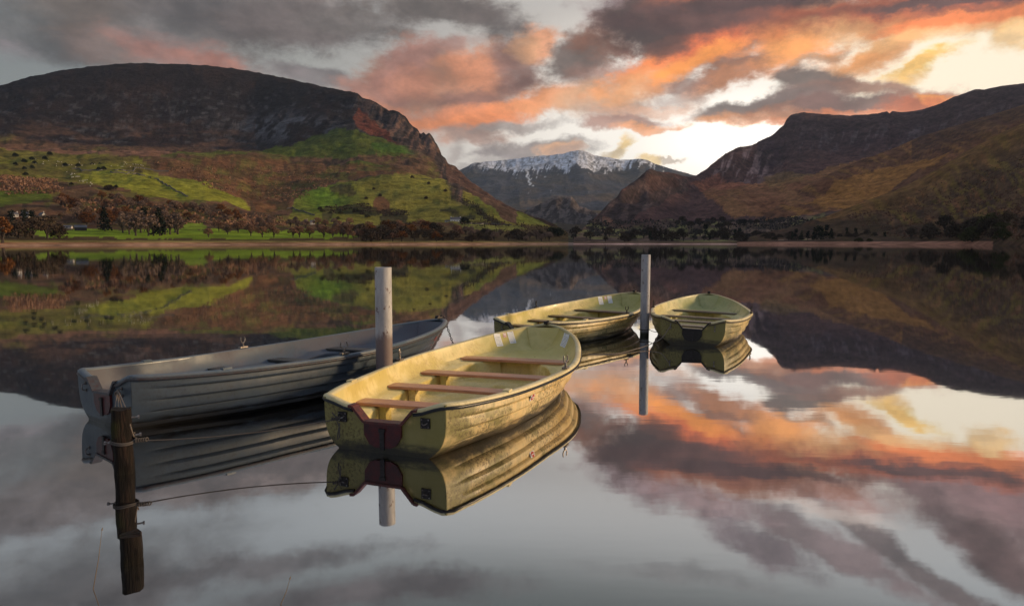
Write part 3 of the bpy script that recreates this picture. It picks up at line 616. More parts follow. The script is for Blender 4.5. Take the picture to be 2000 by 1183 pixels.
loft('right_near_slope', 1440, 2900, 3, [('z', [(1440, -1.5), (1700, -.7), (1800, -.45), (2900, -.45)], sd_(.985)), ('y', [(1440, 472.5), (2900, 472)], sd_(1.05)), nrow(.3, .35), nrow(.62, .66), nrow(1, 1),
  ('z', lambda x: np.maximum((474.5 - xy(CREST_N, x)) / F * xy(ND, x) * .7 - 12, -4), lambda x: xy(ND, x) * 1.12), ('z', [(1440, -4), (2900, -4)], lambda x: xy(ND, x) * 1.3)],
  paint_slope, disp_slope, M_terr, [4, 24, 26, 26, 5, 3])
CREST_M = [(1480, 420), (1560, 372), (1620, 340), (1680, 315), (1750, 290), (1800, 268), (1900, 236), (2000, 205), (2300, 130), (2900, 150)]
def paint_mid(X, Y, G, V):
    Xw, Yw = warp(X, Y, 303, 18, 40)
    C = np.zeros(X.shape + (3,)) + np.array((.085, .045, .026)); C = blend(C, spots(X, Y - X * .4, 305, 60, 10, .5, .1) * .6, (.055, .034, .024))
    C = blend(C, spots(X, Y - X * .4, 306, 50, 7, .57, .06) * .6, (.15, .09, .03)); crest = xy(CREST_M, X)
    C = blend(C, (X > 1780) * sstep(60, 10, Y - crest) * .7, (.034, .024, .022)); C = blend(C, inpoly(Xw, Yw, [(1560, 400), (1700, 335), (1860, 300), (1760, 360), (1640, 412)]) * .7, (.18, .10, .03))  # orange patch carries the painted sunbeam band over the spur
    return C
MD = [(1480, 1750), (1700, 2050), (2000, 2100), (2900, 1800)]
def mrow(f, g): return ('y', lambda x: 466 + (xy(CREST_M, x) - 466) * f, lambda x: (xy(SHORE, x) + 450) * (1 - g) + xy(MD, x) * g)
loft('right_middle_spur', 1480, 2900, 3, [('z', [(1480, -3), (2900, -3)], lambda x: xy(SHORE, x) + 300), mrow(.1, .1), mrow(.4, .4), mrow(.7, .7), mrow(1, 1),
  ('z', lambda x: np.maximum((474.5 - xy(CREST_M, x)) / F * xy(MD, x) * .75 - 12, -4), lambda x: xy(MD, x) * 1.12), ('z', [(1480, -4), (2900, -4)], lambda x: xy(MD, x) * 1.3)],
  paint_mid, disp_slope, M_terr, [4, 18, 20, 20, 5, 3])

# valley floor, rocky knoll, far snow mountain
def paint_valley(X, Y, G, V):
    C = np.zeros(X.shape + (3,)) + np.array((.07, .052, .035)); C = blend(C, spots(X, Y, 403, 40, 5, .55, .08) * .7, (.05, .04, .028)); C = blend(C, spots(X, Y, 404, 40, 4, .6, .05) * .7, (.12, .12, .05))
    C = blend(C, (V < .55) * .9, (.34, .24, .20)); return C
loft('valley_floor', 900, 1500, 5, [('z', [(900, -.6), (1500, -.6)], sd_(1.01)), ('y', [(900, 471), (1500, 471)], sd_(1.12)), ('y', [(900, 458), (1500, 458)], [(900, 1700), (1500, 1700)]), ('y', [(900, 436), (1100, 434), (1500, 438)], [(900, 3000), (1500, 3000)]), ('y', [(900, 412), (1100, 411), (1500, 412)], [(900, 4800), (1500, 4800)]), ('z', [(900, 0), (1500, 0)], [(900, 6000), (1500, 6000)])],
  paint_valley, lambda G, X, Y, V: (fbm(G[..., 0] / 200, G[..., 1] / 200, 450, 5) - .5) * 26 * sstep(1.3, 2.5, V), M_terr, [4, 10, 14, 14, 4])
KN = [(1005, 424), (1028, 412), (1050, 402), (1070, 394), (1088, 385), (1100, 388), (1115, 385), (1124, 394), (1131, 406), (1150, 412), (1185, 424)]
def paint_kn(X, Y, G, V):
    C = np.zeros(X.shape + (3,)) + np.array((.06, .048, .045)); C = blend(C, spots(X + Y * .8, Y, 504, 6, 9, .5, .06) * .8, (.16, .13, .12)); return C
loft('rocky_knoll', 1005, 1185, 2, [('z', [(1005, -4), (1185, -4)], [(1005, 2500), (1185, 2500)]), ('y', lambda x: xy(KN, x) * .2 + 440 * .8, [(1005, 2900), (1185, 2900)]), ('y', lambda x: xy(KN, x) * .5 + 432 * .5, [(1005, 3200), (1185, 3200)]), ('y', KN, [(1005, 3500), (1185, 3500)]), ('z', [(1005, 60), (1185, 60)], [(1005, 3900), (1185, 3900)]), ('z', [(1005, -4), (1185, -4)], [(1005, 4300), (1185, 4300)])],
  paint_kn, lambda G, X, Y, V: (ridged(G[..., 0] / 60, G[..., 1] / 60, 550, 4) - .5) * 34 * sstep(1, 2, V) * sstep(3.3, 2.6, V) * sstep(1005, 1050, X) * sstep(1185, 1135, X), M_terr, [4, 20, 24, 6, 4])
SN = [(500, 440), (700, 405), (850, 352), (893, 337), (920, 325), (950, 317), (1010, 311), (1070, 307), (1100, 304), (1118, 298), (1130, 295.5), (1148, 299), (1160, 305), (1190, 311), (1220, 316), (1247, 313.5), (1262, 317), (1280, 325), (1310, 333), (1346, 343), (1420, 360), (1500, 380), (1700, 430)]
def paint_snow(X, Y, G, V):
    C = np.zeros(X.shape + (3,)) + np.array((.05, .054, .072)); C = blend(C, spots(X, Y, 603, 60, 12, .55, .1) * .6, (.085, .065, .05))  # bluish base has the distance haze painted into it
    r = ridged(X / 5 + Y / 11, Y / 26 - X / 60, 605, 3); f = fbm(X / 14, Y / 10, 606, 4)
    h = sstep(352, 308, Y + (f - .5) * 26 - 6 * np.exp(-((X - 1040) / 60)**2))
    east = sstep(1330, 1170, X) * .55 + .45
    s = sstep(.0, .12, h * east * 1.0 - (1 - r) * 1.15 - (f - .5) * .5 + .02)
    C = blend(C, s * sstep(895, 960, X + (f - .5) * 40) * (.45 + .45 * sstep(.35, .55, fbm(X / 3, Y / 5, 611, 3))), (.74, .77, .85))
    C = blend(C, ((np.abs(X - (1030 + (Y - 345) * .35 + 2 * np.sin(Y * .7))) < 1.6) & (Y > 335) & (Y < 372)) * .8, (.8, .84, .9))
    C = blend(C, inpoly(X, Y, [(980, 400), (1080, 386), (1200, 382), (1200, 395), (1000, 412)]) * .5, (.13, .09, .06))
    return C
def disp_snow(G, X, Y, V):
    m = sstep(0, 1, V) * (1 - .9 * sstep(2.6, 3, V)); return (ridged(G[..., 0] / 700 + .2, G[..., 1] / 1100, 650, 4) - .5) * 120 * m * sstep(3.6, 3, V)
loft('snow_mountain', 500, 1700, 2, [('y', [(500, 446), (1700, 446)], [(500, 5200), (1700, 5200)]), ('y', lambda x: xy(SN, x) * .35 + 430 * .65, [(500, 6800), (1700, 6800)]), ('y', lambda x: xy(SN, x) * .75 + 425 * .25, [(500, 8200), (1700, 8200)]), ('y', SN, [(500, 9300), (1700, 9300)]), ('z', lambda x: (474.5 - xy(SN, x)) / F * 9300 * .6, [(500, 11000), (1700, 11000)]), ('z', [(500, -4), (1700, -4)], [(500, 13500), (1700, 13500)])],
  paint_snow, disp_snow, M_snow, [24, 30, 34, 6, 4])

# ------------------------------------------------------------------ trees
def leaf_mat(name, c1, c2, c3):
    m, nt, b = new_mat(name); oi = N(nt, 'ShaderNodeObjectInfo'); tc = N(nt, 'ShaderNodeTexCoord')
    n = noise(nt, tc.outputs['Object'], .55, 4, .6)
    v = math_n(nt, 'ADD', n.outputs['Fac'], math_n(nt, 'MULTIPLY', math_n(nt, 'SUBTRACT', oi.outputs['Random'], .5), .28))
    r = ramp(nt, [(.3, c1), (.5, c2), (.7, c3)], v); nt.links.new(r.outputs[0], b.inputs['Base Color'])
    b.inputs['Roughness'].default_value = .9; b.inputs['Specular IOR Level'].default_value = .1; return m
ML = {'autumn': leaf_mat('autumn_leaves', (.11, .06, .042), (.20, .11, .072), (.30, .17, .105)),
      'rust': leaf_mat('rusty_leaves', (.07, .028, .012), (.14, .055, .018), (.22, .10, .03)),
      'bare': leaf_mat('bare_twigs', (.10, .07, .06), (.18, .125, .10), (.25, .175, .135)),
      'fir': leaf_mat('dark_needles', (.006, .010, .006), (.012, .018, .010), (.024, .032, .014)),
      'dull': leaf_mat('dull_brown_leaves', (.03, .022, .016), (.06, .042, .03), (.09, .065, .045)),
      'grey': leaf_mat('grey_twigs', (.03, .027, .026), (.055, .048, .045), (.08, .07, .062)),
      'olive': leaf_mat('olive_leaves', (.03, .032, .012), (.055, .055, .02), (.09, .08, .03))}
M_bark = simple_mat('tree_bark', (.07, .055, .045), .9, scale=3)
def leaves(mb, c, r, n, s, rs):
    """n small leaf clumps in the outer part of an ellipsoid"""
    for _ in range(n):
        d = rs.normal(size=3); d /= np.linalg.norm(d); k = rs.uniform(.55, 1.05)
        p = np.array(c) + d * np.array(r) * k; u = rs.normal(size=3); u /= np.linalg.norm(u); w = np.cross(u, rs.normal(size=3)); w /= np.linalg.norm(w)
        a = s * rs.uniform(.6, 1.3); b_ = s * rs.uniform(.4, .9)
        mb.add([p + u * a, p + w * b_, p - u * a * .8, p - w * b_], [(0, 1, 2, 3)])
def tree_meshes(kind, seed):
    """unit tree, one metre tall: trunk mesh and crown mesh"""
    rs = np.random.default_rng(seed); cr, tr = MB(), MB()
    if kind == 'fir':
        tr.tube([(0, 0, -.03), (0, 0, .5), (.01, 0, .97)], [.022, .015, .004], 6)
        for i in range(15):
            z = .1 + .88 * i / 15; rad = .25 * (1 - z)**.75 + .015
            leaves(cr, (rs.normal() * .015, rs.normal() * .015, z), (rad, rad, .04), int(34 * (1 - z) + 8), .05, rs)
    elif kind == 'pine':
        tr.tube([(0, 0, -.03), (.02, 0, .4), (.0, .01, .9)], [.03, .02, .006], 6)
        for i in range(12):
            z = .25 + .7 * rs.random(); a = rs.random() * 2 * PI; q = .13 * (1.15 - z)
            leaves(cr, (math.cos(a) * q, math.sin(a) * q, z), (.14, .14, .09), 34, .045, rs)
    else:
        wide = {'broad': .46, 'tall': .30, 'bush': .62}[kind]; z0 = {'broad': .22, 'tall': .20, 'bush': .08}[kind]
        tr.tube([(0, 0, -.03), (.01, 0, z0 * .7), (.0, .01, z0 + .2)], [.04, .03, .018], 6)
        n = {'broad': 11, 'tall': 10, 'bush': 14}[kind]
        for i in range(n):
            a = i * 2.4 + rs.random(); k = math.sqrt((i + .5) / n); x, y = math.cos(a) * wide * k * .72, math.sin(a) * wide * k * .72
            z = z0 + (1 - z0) * ((.72 - .52 * k * k if kind != 'bush' else .66 - .56 * k * k) + rs.uniform(-.06, .06)); q = wide * rs.uniform(.30, .42)
            tr.tube([(0, 0, z0 * .6), (x * .4, y * .4, (z0 + z) * .5), (x, y, z)], [.02, .012, .005], 5)
            leaves(cr, (x, y, z), (q, q, q * .72), 75, .04 if kind != 'bush' else .055, rs)
    return tr, cr
PROT = {}
def proto(kind, leaf, v):
    key = (kind, leaf, v)
    if key not in PROT:
        tr, cr = tree_meshes(kind, abs(hash((len(kind) * 7 + ord(kind[0]), v))) % 1000)
        t = tr.build('trunk', M_bark); c = cr.build('crown', ML[leaf], smooth=False)
        PROT[key] = (t.data, c.data); bpy.data.objects.remove(t); bpy.data.objects.remove(c)
    return PROT[key]
TN = {'fir': 'fir_tree', 'pine': 'pine_tree', 'broad': 'broadleaf_tree', 'tall': 'broadleaf_tree', 'bush': 'bush'}
def tree(layer, x, y, hpx, kind, leaf, label, group=None, v=None, wide=1.0):
    """a tree standing on the land, as tall as it looks there"""
    if layer is None: p = at_dist(x, y, 300.)
    else: p = place(layer, x, y)
    d = math.hypot(p[0], p[1]); h = hpx / F * d * 1.02
    r = empty(TN[kind], (p[0], p[1], p[2] - .02 * h), (0, 0, rng.uniform(0, 6.28))); r.scale = (h * wide, h * wide * rng.uniform(.9, 1.1), h)
    tag(r, label, 'bush' if kind == 'bush' else 'tree', group)
    t, c = proto(kind, leaf, rng.integers(0, 3) if v is None else v)
    link(bpy.data.objects.new('trunk', t), r); link(bpy.data.objects.new('crown', c), r); return r
L = 'left_mountain'; R = 'right_mountain'; S = 'right_near_slope'
# trees one can single out
tree(L, 4, 475, 46, 'tall', 'rust', 'orange brown tree on the shore at the far left edge of the lake', v=0, wide=1.25)
tree(L, 206, 453, 41, 'fir', 'fir', 'dark evergreen in the meadow just right of the small barn', v=0, wide=1.15)
tree(L, 283, 452, 40, 'pine', 'fir', 'narrow dark evergreen between two big evergreens behind brown trees', v=1, wide=.8)
tree(L, 313, 460, 50, 'fir', 'fir', 'tallest dark evergreen in the meadow, right end of the brown tree group', v=1, wide=1.2)
tree(L, 408, 465, 19, 'broad', 'autumn', 'small lone brown tree on open green by the shore', v=0, wide=1.1)
tree(L, 907, 438, 17, 'bush', 'fir', 'dark rounded evergreen right beside the white farmhouse', v=1, wide=1.1)
tree(L, 1090, 462, 22, 'bush', 'fir', 'broad black evergreen clump by the middle of the far shore', v=0, wide=1.2)
tree(L, 1078, 461, 20, 'broad', 'fir', 'dark evergreen at the left of the black clump in the middle shore', v=2, wide=1.3)
tree(L, 902, 476, 36, 'bush', 'dull', 'big dark bush standing out into the water at the end of the brown wood', v=1, wide=1.0)
tree(S, 1676, 473, 9, 'bush', 'olive', 'olive bush on the right shore, left one of two', v=1, wide=1.6)
tree(S, 1698, 473, 7.5, 'bush', 'olive', 'olive bush on the right shore, right one of two', v=0, wide=1.4)
for x, y, h, lf, k, lb, w in ((38, 466, 34, 'dull', 'bush', 'dark brown bushy tree at the left lakeside', 1.), (66, 467, 40, 'dull', 'broad', 'tall dull brown tree at the left lakeside beneath the white houses', 1.), (92, 467, 44, 'dull', 'broad', 'large dull brown tree at the left lakeside', 1.05), (115, 467, 30, 'dull', 'bush', 'dull brown tree at the right end of the left lakeside clump', .8),
                           (48, 440, 26, 'fir', 'pine', 'dark pine in front of the left white house', 1.2), (62, 442, 25, 'fir', 'pine', 'dark pine in front of the chimney of the white house', 1.2), (24, 440, 24, 'fir', 'pine', 'dark pine left of the white houses', 1.4), (86, 444, 18, 'fir', 'pine', 'dark pine below the right white house', 1.2)):
    tree(L, x, y, h, k, lf, lb, v=int(x) % 3, wide=w)
for i, x in enumerate((512, 535, 573, 586, 605, 632, 650)):
    tree(L, x, 464.5, (24, 22, 22, 24, 23, 25, 20)[i], 'broad', 'autumn', 'round brown tree in the row along the green lakeside field', 'round brown trees in a row by the lake', v=i % 3, wide=1.15)
for x in (240, 252, 264, 276, 290, 300, 322, 332, 342, 348):
    tree(L, x, 457 + rng.uniform(-2, 4), rng.uniform(36, 46), 'tall', 'bare', 'tall bare brown tree in the meadow group around the evergreens', 'bare trees of the meadow group', wide=1.1)
for (x, y) in ((29, 307), (62, 311), (88, 311), (47, 319), (30, 325), (47, 329), (62, 328), (67, 319), (154, 325), (180, 322), (196, 321), (202, 327), (193, 330), (127, 325), (98, 301), (139, 359), (227, 364), (50, 342), (716, 386), (743, 383), (667, 381), (729, 369), (832, 385), (837, 359), (804, 346), (871, 372)):
    left = x < 400
    tree(L, x, y + 2, rng.uniform(5.5, 8), 'bush', 'fir' if left else 'dull', 'dark hawthorn dotted on the high left pasture' if left else 'dark hawthorn dotted on the green pasture under the crags', 'hawthorns on the high left pasture' if left else 'hawthorns on the pasture under the crags', wide=1.0)
tree(L, 213, 372, 11, 'bush', 'dull', 'largest dark thorn bush on the bright left pasture', v=0, wide=1.5)
def wood(n, layer, poly, h0, h1, kinds, label, group, mind=4.0):
    xs = [q[0] for q in poly]; ys = [q[1] for q in poly]; got = []; tries = 0
    while len(got) < n and tries < 4000:
        tries += 1; x = rng.uniform(min(xs), max(xs)); y = rng.uniform(min(ys), max(ys))
        if not inpoly(np.array([x]), np.array([y]), poly)[0]: continue
        if any(math.hypot(x - a, (y - b) * 1.8) < mind for a, b in got): continue
        got.append((x, y))
    for x, y in sorted(got, key=lambda q: q[1]):
        k, lf = kinds[rng.integers(0, len(kinds))]
        tree(layer, x, y, rng.uniform(h0, h1) * (.84 if layer == L else 1), k, lf, label, group, wide=rng.uniform(1.0, 1.3))
wood(34, L, [(118, 398), (170, 388), (250, 392), (340, 404), (350, 426), (250, 428), (150, 430), (112, 412)], 17, 26, [('broad', 'autumn'), ('broad', 'autumn'), ('broad', 'bare'), ('broad', 'rust')], 'brown tree in the hillside wood above the lakeside meadow', 'trees of the wood above the meadow', 9)
wood(14, L, [(150, 430), (240, 430), (245, 440), (170, 442)], 18, 26, [('tall', 'bare'), ('broad', 'bare'), ('broad', 'rust')], 'bare brown tree behind the small barn', 'bare trees behind the barn', 8)
wood(22, L, [(345, 412), (400, 410), (480, 420), (560, 440), (560, 452), (470, 452), (400, 436), (340, 430)], 16, 26, [('broad', 'autumn'), ('broad', 'rust'), ('broad', 'bare')], 'brown tree in the wood below the steep left pasture', 'trees of the wood below the steep pasture', 10)
wood(5, L, [(400, 452), (500, 452), (505, 462), (410, 456)], 22, 30, [('broad', 'autumn'), ('tall', 'bare')], 'brown tree beside the open field left of the round tree row', 'trees left of the round tree row', 9)
wood(14, L, [(560, 438), (690, 440), (700, 452), (560, 452)], 16, 24, [('broad', 'bare'), ('broad', 'autumn'), ('tall', 'bare')], 'bare brown tree around the white cottages', 'bare trees around the cottages', 9)
wood(12, L, [(650, 452), (700, 452), (705, 468), (665, 466)], 18, 26, [('broad', 'autumn'), ('tall', 'bare')], 'brown tree at the left fringe of the dense lakeside wood', 'trees at the fringe of the dense wood', 8)
wood(44, L, [(695, 452), (780, 447), (860, 450), (900, 456), (905, 472), (700, 472)], 22, 32, [('broad', 'autumn'), ('broad', 'dull'), ('bush', 'dull'), ('broad', 'rust')], 'brown tree in the dense lakeside wood below the farmhouse', 'trees of the dense lakeside wood', 8)
wood(30, L, [(908, 458), (1075, 462), (1075, 472), (908, 473)], 15, 25, [('broad', 'dull'), ('bush', 'dull'), ('broad', 'bare')], 'dull brown tree in the shore belt left of the black clump', 'trees of the shore belt', 8)
wood(8, L, [(620, 408), (700, 412), (760, 425), (640, 430)], 8, 14, [('bush', 'dull'), ('bush', 'olive')], 'dark thicket bush on the lower middle pasture', 'thicket bushes of the middle pasture', 10)
wood(34, R, [(1110, 463), (1300, 460), (1480, 462), (1480, 472), (1110, 473)], 12, 24, [('broad', 'grey'), ('broad', 'dull'), ('bush', 'dull'), ('pine', 'fir')], 'grey brown tree on the far shore at the head of the lake', 'trees at the head of the lake', 9)
for i, x in enumerate((1272, 1281, 1290, 1299)): tree(R, x, 470, (26, 29, 27, 24)[i], 'fir', 'dull', 'dark conifer in the tight group at the lake head', 'conifer group at the lake head', v=i % 3, wide=.9)
wood(16, R, [(1310, 436), (1400, 434), (1480, 440), (1420, 448), (1320, 450)], 12, 18, [('broad', 'grey'), ('broad', 'dull')], 'grey tree in the slope wood right of the conifers', 'trees of the grey slope wood', 11)
for i, x in enumerate((1548, 1556, 1564, 1578, 1590, 1597, 1606, 1615, 1622)): tree(R, x, 469.5, (16, 20, 18, 17, 24, 26, 25, 27, 22)[i], 'pine' if i % 2 else 'fir', 'fir', 'dark conifer in the windbreak by the right shore fields', 'conifers of the right windbreak', v=i % 3, wide=1.1)
wood(14, R, [(1490, 462), (1560, 462), (1560, 471), (1490, 471)], 8, 15, [('broad', 'dull'), ('bush', 'dull')], 'small dull tree left of the windbreak on the right', 'small trees left of the windbreak', 7)
wood(12, R, [(1625, 462), (1740, 460), (1740, 466), (1625, 468)], 10, 18, [('broad', 'dull'), ('pine', 'fir')], 'dark tree behind the two olive shore bushes', 'dark trees behind the shore bushes', 9)
wood(26, S, [(1745, 462), (1830, 452), (2000, 440), (2150, 450), (2150, 474), (1940, 474), (1750, 471)], 20, 34, [('broad', 'dull'), ('bush', 'dull'), ('bush', 'olive')], 'dark tree in the wood on the right lakeside', 'trees of the right lakeside wood', 16)
# scrub: far too much to count
def scrub(name, layer, polys, n, size, mat, label):
    mb = MB(); rs = np.random.default_rng(5); G, X, Y, V = LAY[layer]
    for poly in polys:
        m = inpoly(X, Y, poly) & (V > .9); ii = np.argwhere(m)
        if not len(ii): continue
        for _ in range(n):
            a = ii[rs.integers(0, len(ii))]; p = G[a[0], a[1]] + np.array([rs.uniform(-4, 4), rs.uniform(-4, 4), 0]); s = size * rs.uniform(.5, 1.5)
            leaves(mb, p + np.array([0, 0, s * .5]), (s, s, s * .8), 5, s * .55, rs)
    o = mb.build(name, mat, smooth=False); tag(o, label, kind='stuff', cat='scrub')
scrub('heather_scrub', L, [[(0, 345), (110, 352), (120, 378), (0, 380)], [(300, 318), (560, 330), (700, 335), (560, 400), (420, 372)], [(120, 385), (560, 425), (560, 445), (120, 430)]], 900, 2.6, ML['autumn'], 'brown heather and bracken scrub over the left lower slopes')
scrub('gorse_scrub', L, [[(630, 404), (720, 398), (730, 414), (650, 416)], [(885, 384), (905, 384), (985, 440), (955, 436)], [(900, 425), (1080, 444), (1070, 458), (905, 456)], [(735, 412), (790, 408), (800, 424), (750, 424)]], 350, 1.9, ML['dull'], 'dark gorse scrub in bands over the middle pasture')
scrub('hillside_scrub', R, [[(1150, 432), (1480, 430), (1500, 460), (1150, 462)], [(1480, 425), (1700, 430), (1700, 460), (1500, 460)]], 1100, 3.0, ML['grey'], 'grey leafless scrub over the low slopes at the lake head')
scrub('slope_thicket', S, [[(1650, 425), (1800, 370), (2000, 300), (2300, 300), (2300, 470), (1750, 465)]], 5000, 1.5, ML['autumn'], 'dark thicket covering the near slope on the right')

# sheep, walls, houses
M_wool = simple_mat('sheep_wool', (.75, .72, .64), .95, var=.15)
sm = MB()
for (c, r) in (((0, 0, .62), (.62, .3, .32)), ((.62, 0, .85), (.2, .12, .16))):
    vs, fs = [], []
    for i in range(5):
        for j in range(8):
            t, q = PI * (i + .5) / 5, 2 * PI * j / 8; vs.append((c[0] + r[0] * math.cos(t), c[1] + r[1] * math.sin(t) * math.cos(q), c[2] + r[2] * math.sin(t) * math.sin(q)))
    for i in range(4):
        for j in range(8): fs.append((i * 8 + j, i * 8 + (j + 1) % 8, (i + 1) * 8 + (j + 1) % 8, (i + 1) * 8 + j))
    fs += [tuple(range(8)), tuple(range(32, 40))]; sm.add(vs, fs)
for sx in (-.4, .4):
    for sy in (-.15, .15): sm.tube([(sx, sy, 0), (sx, sy, .5)], .06, 5)
s0 = sm.build('sheep', M_wool); smesh = s0.data; bpy.data.objects.remove(s0)
cnt = 0
for poly, n in (([(100, 316), (150, 318), (290, 326), (290, 330), (150, 326)], 26), ([(125, 330), (150, 342), (182, 358), (178, 364), (140, 346)], 34), ([(60, 312), (140, 318), (120, 330), (70, 322)], 14), ([(250, 316), (300, 326), (270, 330), (230, 322)], 14)):
    xs = [q[0] for q in poly]; ys = [q[1] for q in poly]; k = 0
    while k < n:
        x = rng.uniform(min(xs), max(xs)); y = rng.uniform(min(ys), max(ys))
        if not inpoly(np.array([x]), np.array([y]), poly)[0]: continue
        k += 1; p = place(L, x, y); o = link(bpy.data.objects.new('sheep', smesh)); o.location = p; o.rotation_euler = (0, 0, rng.uniform(0, 6.28)); o.scale = (1.5,) * 3
        tag(o, 'white sheep grazing on the high left pasture', 'sheep', 'sheep on the high left pasture')
M_wallst = simple_mat('dry_stone', (.16, .15, .14), .95, scale=2, var=.5)
def stone_wall(pts, label, h=1.6):
    P = []
    for (a, b) in zip(pts[:-1], pts[1:]):
        n = max(2, int(math.hypot(b[0] - a[0], b[1] - a[1]) / 4))
        for i in range(n): P.append(place(L, a[0] + (b[0] - a[0]) * i / n, a[1] + (b[1] - a[1]) * i / n))
    P.append(place(L, *pts[-1])); mb = MB(); vs = []
    for i, p in enumerate(P):
        q = np.array(P[min(i + 1, len(P) - 1)]) - np.array(P[max(i - 1, 0)]); t = np.array([-q[1], q[0], 0]); t /= np.linalg.norm(t) + 1e-6
        hh = h * (1 + .12 * math.sin(i * 2.3))
        vs += [p - t * .5 + [0, 0, -2], p - t * .35 + [0, 0, hh], p + t * .35 + [0, 0, hh], p + t * .5 + [0, 0, -2]]
    fs = [(i * 4 + k, i * 4 + (k + 1) % 4, i * 4 + 4 + (k + 1) % 4, i * 4 + 4 + k) for i in range(len(P) - 1) for k in range(4)] + [(0, 1, 2, 3), tuple(len(vs) - 4 + k for k in (3, 2, 1, 0))]
    mb.add(vs, fs); tag(mb.build('stone_wall', M_wallst, smooth=False), label, 'stone wall')
stone_wall([(215, 336), (270, 341), (310, 352), (350, 376), (368, 386)], 'dry stone wall running down the bright left pasture', 2.2)
stone_wall([(140, 331), (200, 334), (290, 331), (330, 336)], 'dry stone wall along the top of the bright left pasture', 2.2)
stone_wall([(560, 405), (585, 411), (615, 422)], 'short dry stone wall at the left corner of the middle pasture', 2.0)
stone_wall([(1000, 440), (940, 438), (895, 437)], 'field wall running right from the white farmhouse', 1.8)
M_white = simple_mat('whitewash', (.50, .48, .46), .8, var=.12, scale=.6); M_slate = simple_mat('slate_roof', (.10, .10, .12), .7, var=.3, scale=.8); M_wood = simple_mat('dark_boards', (.06, .05, .045), .9, scale=1.5)
M_pane = simple_mat('window_pane', (.02, .025, .03), .15, var=.1)
def house(x, y, wpx, hpx, rot, wm, label, name='house', chim=1, wins=3, cat='house', roofm=None):
    p = place(L, x, y); d = math.hypot(p[0], p[1]); w = wpx / F * d; h = hpx / F * d; dp = w * .55; e = h * .6
    r = empty(name, (p[0], p[1], p[2] - .3), (0, 0, rot)); tag(r, label, cat)
    mb = MB(); mb.box((0, 0, e / 2 - .5), (w / 2, dp / 2, e / 2 + .5)); mb.add([(-w / 2, -dp / 2, e), (-w / 2, dp / 2, e), (-w / 2, 0, h), (w / 2, -dp / 2, e), (w / 2, dp / 2, e), (w / 2, 0, h)], [(0, 1, 2), (3, 5, 4)]); mb.build('wall', wm, r, smooth=False)
    rf = MB(); o = .35
    for s_ in (-1, 1):
        a = [(-w / 2 - o, s_ * (dp / 2 + o), e - .25), (w / 2 + o, s_ * (dp / 2 + o), e - .25), (w / 2 + o, 0, h + .06), (-w / 2 - o, 0, h + .06)]
        rf.add(a + [(q[0], q[1], q[2] + .25) for q in a], [(0, 1, 2, 3), (4, 5, 6, 7), (0, 1, 5, 4), (1, 2, 6, 5), (3, 0, 4, 7)])
    ro = rf.build('roof', roofm or M_slate, r, smooth=False)
    for k in range(chim): MB().box(((-1) ** k * w * .42, 0, h + .5), (.5, .5, 1.0)).build('chimney', wm, ro, smooth=False)
    for k in range(wins): MB().box(((k - (wins - 1) / 2) * w / (wins + .3), -dp / 2 - .03, e * .55), (.55, .05, .6)).build('window', M_pane, r, smooth=False)
house(889, 434.5, 21, 10, .15, simple_mat('bright_whitewash', (.85, .84, .80), .8, var=.08), 'white farmhouse with slate roof alone on the green slope above the brown wood', 'farmhouse', 2, 4)
house(875, 435, 12, 5, .1, simple_mat('bright_whitewash_shed', (.80, .79, .76), .8, var=.08), 'low white outbuilding at the left end of the farmhouse', 'farm_outbuilding', 0, 2)
house(609, 437, 8, 8, .5, M_white, 'small white gabled cottage among bare trees, right of the pair', 'cottage', 1, 2)
house(597, 436, 6, 6, 0, M_white, 'pale cottage among bare trees, left of the pair', 'cottage', 1, 1)
house(28, 425, 10, 7, .9, M_white, 'white house with steep roof at the left of the hillside group', 'house', 1, 3)
house(50, 423, 11, 8, .1, M_white, 'white house with tall chimney in the middle of the hillside group', 'house', 2, 3)
house(82, 425, 10, 7, -.5, M_white, 'white and black gabled house at the right of the hillside group', 'house', 1, 3)
house(158, 450, 17, 9, .6, M_wood, 'dark timber barn with grey roof at the edge of the green meadow', 'barn', 0, 0, 'barn', simple_mat('barn_roof', (.13, .13, .15), .7))
house(133, 447, 12, 5, .2, M_white, 'low white shed just left of the dark barn', 'shed', 0, 1, 'shed')

# ------------------------------------------------------------------ rowing boats
BL = 4.10
TKN = np.array([0, .12, .3, .5, .7, .85, .94, 1.0]); WKN = np.array([.490, .671, .806, .871, .722, .518, .302, 0.0])
def cub(xk, yk, x):
    n = len(xk); h = np.diff(xk); d = np.diff(yk) / h; m = np.zeros(n)
    m[1:-1] = (d[:-1] * h[1:] + d[1:] * h[:-1]) / (h[:-1] + h[1:]); m[0] = 2 * d[0] - m[1]; m[-1] = 2 * d[-1] - m[-2]
    x = np.asarray(x, float); i = np.clip(np.searchsorted(xk, x) - 1, 0, n - 2); t = (x - xk[i]) / h[i]
    return (2*t**3 - 3*t**2 + 1) * yk[i] + (t**3 - 2*t*t + t) * h[i] * m[i] + (-2*t**3 + 3*t*t) * yk[i+1] + (t**3 - t*t) * h[i] * m[i+1]
def beam(t): return float(np.sqrt(max(cub(TKN, WKN**2, t), 0)))
def sheer(t): return float(cub(np.array([0, .5, 1]), np.array([.400, .358, .500]), t))
def beam_wl(t): return float(np.interp(t, [0, .04, .1, .25, .4, .55, .72, .85, .95, 1], [.335, .38, .44, .62, .69, .665, .52, .30, .09, 0]))
